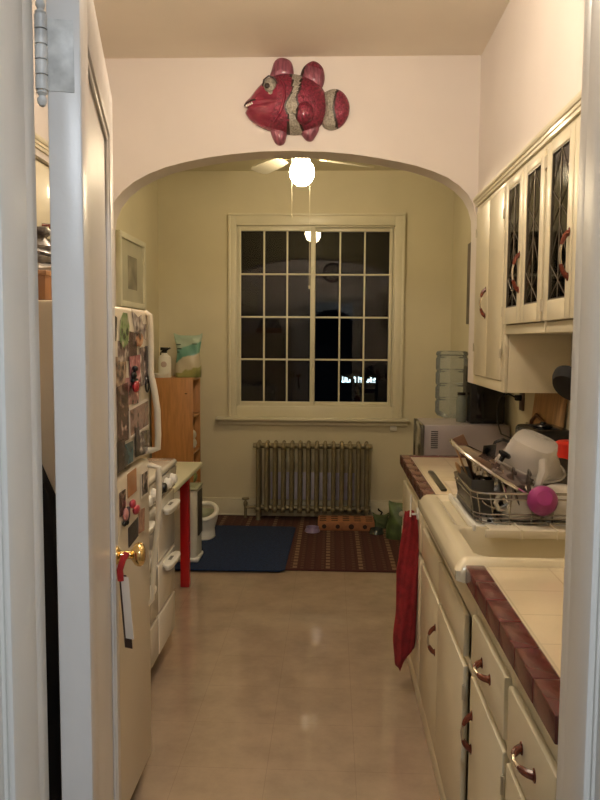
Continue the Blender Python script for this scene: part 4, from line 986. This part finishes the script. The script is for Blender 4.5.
utensil('spatula', 'black spatula upright in the caddy', (.500, 2.44, .937), (.515, 2.42, 1.115), BLACK)
utensil('fork', 'steel fork at the far side of the caddy', (.485, 2.46, .937), (.468, 2.46, 1.12), CHROME)

# tilted lid
ld = thing('pan_lid', 'large steel-rimmed glass lid tilted across the dish rack', 'lid', (.51, 2.43, 1.08))
ax = Vector((.515, -.072, .857)).normalized(); Rl = ax.to_track_quat('Z', 'Y').to_matrix().to_4x4(); Ml = Matrix.Translation((.532, 2.40, 1.070)) @ Rl
part('glass', MB().lathe([(0, .024), (.05, .022), (.11, .014), (.164, .003), (.164, 0), (.11, .010), (.05, .018), (0, .020)], n=48, M=Ml), mat('smoked_lid_glass', (.16, .09, .07), .08, .0, var=.2, coat=.6), ld)
part('rim', MB().tube([Ml @ Vector((.166*math.cos(a*PI/24), .166*math.sin(a*PI/24), 0)) for a in range(48)], .0060, 8, closed=True), CHROME, ld)
part('knob', MB().lathe([(.008, .03), (.008, .045), (.020, .05), (.022, .058), (.015, .064), (0, .065)], n=20, M=Ml), BLACK, ld)
bp2 = thing('saucepan', 'burgundy saucepan lying on its side in the dish rack', 'pan', (.60, 2.42, .94))
Ms = Matrix.Translation((.585, 2.47, .990)) @ Vector((.45, -.25, -.65)).to_track_quat('Z', 'Y').to_matrix().to_4x4()
part('pot', MB().lathe([(0, .045), (.06, .045), (.075, .035), (.082, -.04), (.086, -.045), (.080, -.04), (.07, .03), (0, .037)], n=40, M=Ms), BURGP, bp2)
part('rim', MB().tube([Ms @ Vector((.085*math.cos(a*PI/20), .085*math.sin(a*PI/20), -.044)) for a in range(40)], .004, 8, closed=True), CHROME, bp2)
part('loop_handle', MB().tube([(.545, 2.50, 1.08), (.540, 2.50, 1.115), (.552, 2.50, 1.142), (.577, 2.50, 1.152), (.600, 2.50, 1.142), (.608, 2.50, 1.112), (.600, 2.50, 1.075)], .006, 8), BLACK, bp2)
# dark plates standing in rack
for k, (x, lab) in enumerate(((.60, 'dark plate standing behind the utensils in the rack'), (.64, 'dark plate standing next to the white mugs in the rack'), (.80, 'dark plate at the right end of the rack in front of the red tin'))):
    tag(part('plate', MB().lathe([(0, 0), (.05, 0), (.075, .012), (.073, .015), (.05, .004), (0, .004)], (x-.02, 2.34-.03*k+(.26 if k == 2 else 0), 1.010), 32, axis=(.9, -.3, .25) if k < 2 else (.2, -.9, .2)), mat('dark_glaze_%d' % k, (.05, .04, .035), .15, coat=.4)), lab, 'plate')
sbw = thing('mixing_bowl', 'shiny steel bowl tilted under the big lid in the dish rack', 'bowl', (.53, 2.33, 1.0))
Mq = Matrix.Translation((.528, 2.335, 1.008)) @ Vector((-.45, -.75, .45)).to_track_quat('Z', 'Y').to_matrix().to_4x4()
part('bowl', MB().lathe([(0, -.030), (.025, -.028), (.045, -.012), (.054, .010), (.058, .012), (.054, .014), (.044, -.006), (.024, -.022), (0, -.024)], n=36, M=Mq), CHROME, sbw)
tag(part('whisk', MB().tube([(.560, 2.30, .945), (.545, 2.29, 1.0), (.530, 2.285, 1.045)], .005, 8).tube([(.530, 2.285, 1.045), (.508, 2.282, 1.07), (.512, 2.282, 1.095), (.530, 2.283, 1.085), (.530, 2.285, 1.045)], .0018, 6), CHROME), 'small steel whisk upright at the front of the rack below the lid', 'utensil')
tag(part('wooden_spatula', MB().tube([(.52, 2.56, .94), (.49, 2.52, 1.02), (.455, 2.48, 1.10)], .006, 8, flat=1.5).box(-.018, .018, -.003, .003, -.02, .05, .002, M=Matrix.Translation((.445, 2.47, 1.12)) @ Matrix.Rotation(-.45, 4, 'Y')), WOODD), 'dark wooden spatula poking up behind the lid end', 'utensil')
# translucent containers
def rsq(r, sq, z, n=40):
    P = []
    for a in range(n):
        t = 2*PI*a/n; c, s_ = math.cos(t), math.sin(t); k = (abs(c)**sq+abs(s_)**sq)**(-1/sq); P.append(Vector((r*k*c, r*k*s_, z)))
    return P
def tub(name, label, M, prof, sq=3.6):
    t = thing(name, label, 'container', tuple(M.translation))
    mb = MB(); bm_ = bmesh.new(); R = []
    for r_, z in prof: R.append([bm_.verts.new(M @ p) for p in rsq(r_, sq, z)])
    for A_, B_ in zip(R, R[1:]):
        for i in range(40): j = (i+1) % 40; bm_.faces.new((A_[i], A_[j], B_[j], B_[i]))
    bm_.faces.new(R[0][::-1]); bmesh.ops.recalc_face_normals(bm_, faces=bm_.faces); mb._add(bm_)
    part('tub', mb, FROST, t)
    r_, z = prof[-1]
    part('rim', MB().tube([M @ p for p in rsq(r_+.003, sq, z)], .004, 6, closed=True), FROST, t)
    return t
ax = Vector((.20, -.35, .9)).normalized()
M1 = Matrix.Translation((.662, 2.42, 1.152)) @ ax.to_track_quat('Z', 'Y').to_matrix().to_4x4() @ Matrix.Rotation(.5, 4, 'Z')
tub('food_tub', 'upturned translucent food tub on top of the dish pile', M1, [(.060, .012), (.066, .008), (.070, -.004), (.082, -.070), (.084, -.075)])
ax = Vector((.05, -.30, .95)).normalized()
M2 = Matrix.Translation((.664, 2.46, 1.105)) @ ax.to_track_quat('Z', 'Y').to_matrix().to_4x4()
tub('food_bowl', 'wide translucent bowl upturned beneath the food tub', M2, [(.050, .030), (.070, .026), (.085, .0), (.098, -.035), (.105, -.042)], 2.3)
tag(part('ladle', MB().tube([(.655, 2.30, 1.115), (.652, 2.285, 1.08), (.640, 2.28, 1.05), (.632, 2.285, 1.02)], [.012, .014, .012, .010], 8, flat=1.8), FROST), 'translucent plastic scoop handle hanging below the tubs', 'utensil')
# mugs and magenta cup
def mug(label, loc, rz, material, hand=True):
    t = thing('mug', label, 'mug', loc, rz); t.scale = (1.3, 1.3, 1.12)
    part('cup', MB().lathe([(0, .088), (.024, .088), (.034, .082), (.043, .055), (.0455, .02), (.044, .0), (.041, 0), (.040, .02), (.037, .055), (.028, .078), (0, .083)], n=36), material, t, local=True)
    if hand: part('handle', MB().tube([(.042, 0, .022), (.062, 0, .024), (.070, 0, .042), (.062, 0, .062), (.040, 0, .062)], .006, 8), material, t, local=True)
    return t
m1 = mug('upturned white mug with its handle to the left, in the rack', (.600, 2.325, .932), PI*1.1, CERAM)
dup(m1, (.722, 2.335, .932), .4, 'upturned white mug to the right of the magenta cup')
mc = thing('cup', 'magenta plastic cup leaning on the front wires of the rack', 'cup', (.634, 2.21, 1.0))
part('cup', MB().lathe([(0, .040), (.022, .038), (.036, .026), (.044, .006), (.045, -.012), (.042, -.02), (.040, -.012), (.036, .004), (.02, .03), (0, .034)], n=36,
     M=Matrix.Translation((.636, 2.222, 1.006)) @ Vector((-.12, -.9, .35)).to_track_quat('Z', 'Y').to_matrix().to_4x4()), MAGEN, mc)
tag(part('knife_bar', MB().box(-.011, .011, -.2, .2, 0, .010, .002, M=Matrix.Translation((.432, 3.0, .911)) @ Matrix.Rotation(-.005, 4, 'Z')), mat('dark_olive_metal', (.07, .065, .04), .3, .4)), 'dark flat bar lying on the far countertop beside the sink', 'tool')
tag(part('tray_cloth', MB().grid(lambda u, v: (.46+.30*u, 2.75+.24*v, .9115+.004*abs(math.sin(9*u+7*v))), 26, 20).grid(lambda u, v: (.46+.30*u, 2.75+.24*v, .911), 2, 2), mat('cream_cloth', (.72, .62, .47), .8)), 'cream cloth flat on the counter behind the dish rack', 'cloth')

# counter clutter along the wall
tbx = thing('toaster', 'black toaster on the counter by the wall, behind the dishes', 'toaster', (.86, 3.02, .91))
part('body', MB().box(.775, .95, 2.90, 3.16, .925, 1.135, .02, seg=3).box(.79, .935, 2.91, 3.15, .912, .926, m=0), BLACK, tbx)
part('slot', MB().box(.815, .84, 2.94, 3.12, 1.1345, 1.137).box(.875, .90, 2.94, 3.12, 1.1345, 1.137), DARKR, tbx)
part('lever', MB().box(.80, .83, 2.885, 2.902, 1.05, 1.07, .003), BLACK, tbx)
kb = thing('carafe', 'black lidded pot standing on the toaster', 'pot', (.85, 3.0, 1.137))
part('pot', MB().lathe([(0, 0), (.035, 0), (.04, .006), (.036, .012), (.012, .016), (.010, .022), (0, .024)], n=24), BLACK, kb, local=True)
rdx = thing('tin', 'bright red tin on the counter right of the translucent tubs', 'tin', (.86, 2.70, .93))
part('can', MB().cyl((.862, 2.72, .9125), (.862, 2.72, 1.105), .045, n=32), REDP, rdx)
part('lid', MB().lathe([(0, .016), (.035, .016), (.047, .008), (.047, 0), (0, 0)], (.862, 2.72, 1.105), 32), REDP, rdx)
cbd = thing('cutting_board', 'light wooden board with a dark looped handle leaning on the right wall', 'board', (.945, 3.3, .91))
Mb = Matrix.Translation((.930, 3.33, .912)) @ Matrix.Rotation(math.radians(6), 4, 'Y')
part('board', MB().box(-.010, .010, -.24, .19, 0, .37, .006, M=Mb), WOODB, cbd)
part('loop', MB().tube([Mb @ Vector(p) for p in ((-.016, .15, .13), (-.018, .155, .20), (-.018, .09, .235), (-.018, -.10, .205), (-.018, -.13, .19), (-.018, -.135, .12))], .0075, 8), WOODD, cbd)
pn2 = thing('frying_pan', 'black pan hanging under the leaded-glass cabinets', 'pan', (.80, 2.5, 1.35))
Mp = Matrix.Translation((.785, 2.50, 1.325)) @ Vector((.62, .45, .60)).to_track_quat('Z', 'Y').to_matrix().to_4x4()
part('pan', MB().lathe([(0, 0), (.055, 0), (.068, .02), (.071, .035), (.068, .035), (.06, .012), (0, .006)], n=36, M=Mp), mat('black_iron', (.006, .005, .005), .75), pn2)
part('handle', MB().tube([Mp @ Vector((.0, .0, .01)), (.87, 2.55, 1.40), (.885, 2.56, 1.46), (.885, 2.56, 1.509)], .006, 8), BLACK, pn2)
ob = thing('outlet', 'dark outlet with black cord on the right wall under the tall cabinet', 'outlet', (XR, 3.80, 1.18))
part('plate', MB().box(XR-.012, XR-.001, 3.77, 3.84, 1.13, 1.23, .003), mat('brown_outlet', (.10, .06, .04), .4), ob)
part('plug', MB().box(XR-.04, XR-.010, 3.79, 3.825, 1.18, 1.21, .005), BLACK, ob)
tag(part('cord', MB().tube([(.938, 3.80, 1.195), (.90, 3.80, 1.215), (.855, 3.79, 1.20), (.835, 3.77, 1.15), (.835, 3.75, 1.08), (.85, 3.72, 1.02), (.90, 3.66, 1.0), (.94, 3.58, .97), (.93, 3.5, .93), (.92, 3.46, .916)], .004, 8), DARKR), 'black power cord looping down from the outlet to the counter', 'cord')

# microwave on a cart in the nook, coffee maker, cooler
ct = thing('utility_cart', 'low white cart carrying the microwave beyond the counter', 'cart', (.72, 4.2, 0))
part('top', MB().box(.47, .965, 3.95, 4.42, .735, .76, .004), WHITE, ct)
part('shelf', MB().box(.49, .955, 3.97, 4.40, .25, .27, .004), WHITE, ct)
for x in (.49, .94):
    for y in (3.975, 4.395): part('leg', MB().box(x-.014, x+.014, y-.014, y+.014, 0, .735, .003), WHITE, ct)
mw = thing('microwave', 'silver-grey microwave seen side-on at the end of the counter', 'microwave', (.72, 4.17, .76))
part('case', MB().box(.503, .958, 3.99, 4.36, .768, 1.03, .006), SILVERM, mw)
part('door', MB().box(.484, .503, 3.992, 4.25, .772, 1.028, .006), mat('dark_oven_glass', (.10, .09, .07), .12, coat=.5), mw)
part('control_strip', MB().box(.484, .503, 4.252, 4.358, .772, 1.028, .005), BLACK, mw)
mb = MB()
for i in range(9): mb.box(.538, .575, 3.9885, 3.9905, .905+i*.011, .909+i*.011)
part('vent', mb, BLACK, mw)
for x in (.53, .93):
    for y in (4.02, 4.33): part('foot', MB().cyl((x, y, .76), (x, y, .769), .010), DARKR, mw)
cm = thing('coffee_maker', 'glossy black coffee maker on top of the microwave', 'coffee maker', (.85, 4.15, 1.03))
part('body', MB().box(.755, .945, 4.06, 4.30, 1.031, 1.345, .012, seg=3), BLACK, cm)
part('panel', MB().box(.79, .83, 4.057, 4.061, 1.06, 1.25, .001), mat('gloss_black', (.012, .012, .014), .08), cm)
cj = thing('glass_jar', 'small grey-green glass jar left of the coffee maker', 'jar', (.725, 4.16, 1.031))
part('jar', MB().lathe([(0, 0), (.026, 0), (.028, .004), (.028, .125), (.020, .14), (.020, .15), (0, .15)], n=24), mat('grey_green_glass', (.26, .29, .24), .1, trans=.3), cj, local=True)
part('lid', MB().lathe([(0, .150), (.022, .150), (.022, .165), (0, .166)], n=24), BLACK, cj, local=True)
wc = thing('water_cooler', 'water cooler with an upturned clear jug in the far right corner', 'water cooler', (.835, 5.2, 0))
part('cabinet', MB().box(-.13, .13, -.14, .14, .02, .90, .02, seg=3).box(-.12, .12, -.13, .13, 0, .02), WHITE, wc, local=True)
part('collar', MB().lathe([(.10, .90), (.105, .915), (.09, .93), (0, .93)], n=32), WHITE, wc, local=True)
R0 = .110
pj = [(.035, .925), (.05, .945), (.095, .965), (R0, .985)]
z = .985
for k in range(4):
    pj += [(R0, z+.008), (R0, z+.075), (R0-.008, z+.085), (R0-.008, z+.093), (R0, z+.1)]; z += .1
pj += [(R0, 1.395), (R0-.006, 1.408), (R0-.02, 1.412), (0, 1.405)]
part('jug', MB().lathe(pj, n=36), JUGW, wc, local=True)

# ------------------------------------------------------------------ red towel on a projecting bar
tb_ = thing('towel_bar', 'thin white swing-out towel bar on the far base cabinet', 'towel bar', (.3, 3.0, .77))
part('bar', MB().cyl((.312, 3.0, .775), (.364, 3.0, .775), .0045, n=12).tube([(.325, 2.975, .77), (.325, 2.972, .80), (.326, 2.972, .862)], .0032, 8), WHITE, tb_)
part('bracket', MB().box(.352, .3625, 2.985, 3.015, .755, .80, .003), WHITE, tb_)
def tw(u, v):
    a = 2*PI*u; c, s_ = math.cos(a), math.sin(a)
    def lerp(T, v):
        for (a0, b0), (a1, b1) in zip(T, T[1:]):
            if v <= a1: return b0+(b1-b0)*ss(a0, a1, v)
        return T[-1][1]
    xl = lerp([(0, .262), (.06, .256), (.28, .240), (.36, .232), (.6, .234), (.8, .224), (.93, .232), (1, .252)], v)
    xr = lerp([(0, .300), (.05, .316), (.2, .322), (.8, .318), (.9, .314), (1, .262)], v)
    hw = (xr-xl)/2; cx = (xl+xr)/2
    th = lerp([(0, .012), (.08, .022), (.5, .034), (.9, .028), (1, .006)], v)
    q = c*3.1+2.2*v
    fold = .80+.22*math.sin(q*1.7+1)+.12*math.sin(q*3.9+6*v)
    x = cx+hw*math.copysign(abs(c)**.8, c)
    y = 3.0+th*s_*fold+.010*math.sin(6*v+c*3)
    z = .788-.675*v+.05*ss(.8, 1, v)*(x-.25)/.05
    return (x+.042, y, max(z, .05))
mb = MB().grid(tw, 64, 60, closed_u=True)
t_ = mb.bm
bmesh.ops.holes_fill(t_, edges=[e for e in t_.edges if len(e.link_faces) == 1], sides=0)
tag(part('towel', mb, TOWEL, ang=80), 'red terry towel hanging in front of the far base cabinet', 'towel')

# ------------------------------------------------------------------ world, camera, view
w = bpy.data.worlds.new('World'); SC.world = w; w.use_nodes = True
w.node_tree.nodes['Background'].inputs[0].default_value = (.02, .03, .05, 1); w.node_tree.nodes['Background'].inputs[1].default_value = .015
cam = bpy.data.objects.new('camera', bpy.data.cameras.new('camera')); COL.objects.link(cam)
Rv, Uv, Fv = Vector((.99906571, .04270989, .00660092)), Vector((-.01000956, .08009446, .99673702)), Vector((-.04204183, .99587185, -.08044713))
Mc = Matrix((Rv, Uv, -Fv)).transposed().to_4x4(); Mc.translation = (0, 0, 1.48); cam.matrix_world = Mc
cam.data.sensor_fit = 'VERTICAL'; cam.data.sensor_height = 36; cam.data.lens = 742.22/800*36; cam.data.clip_start = .02
SC.camera = cam
SC.view_settings.view_transform = 'Standard'; SC.view_settings.look = 'None'; SC.view_settings.gamma = 1; SC.view_settings.use_curve_mapping = False
SC.view_settings.exposure = 0
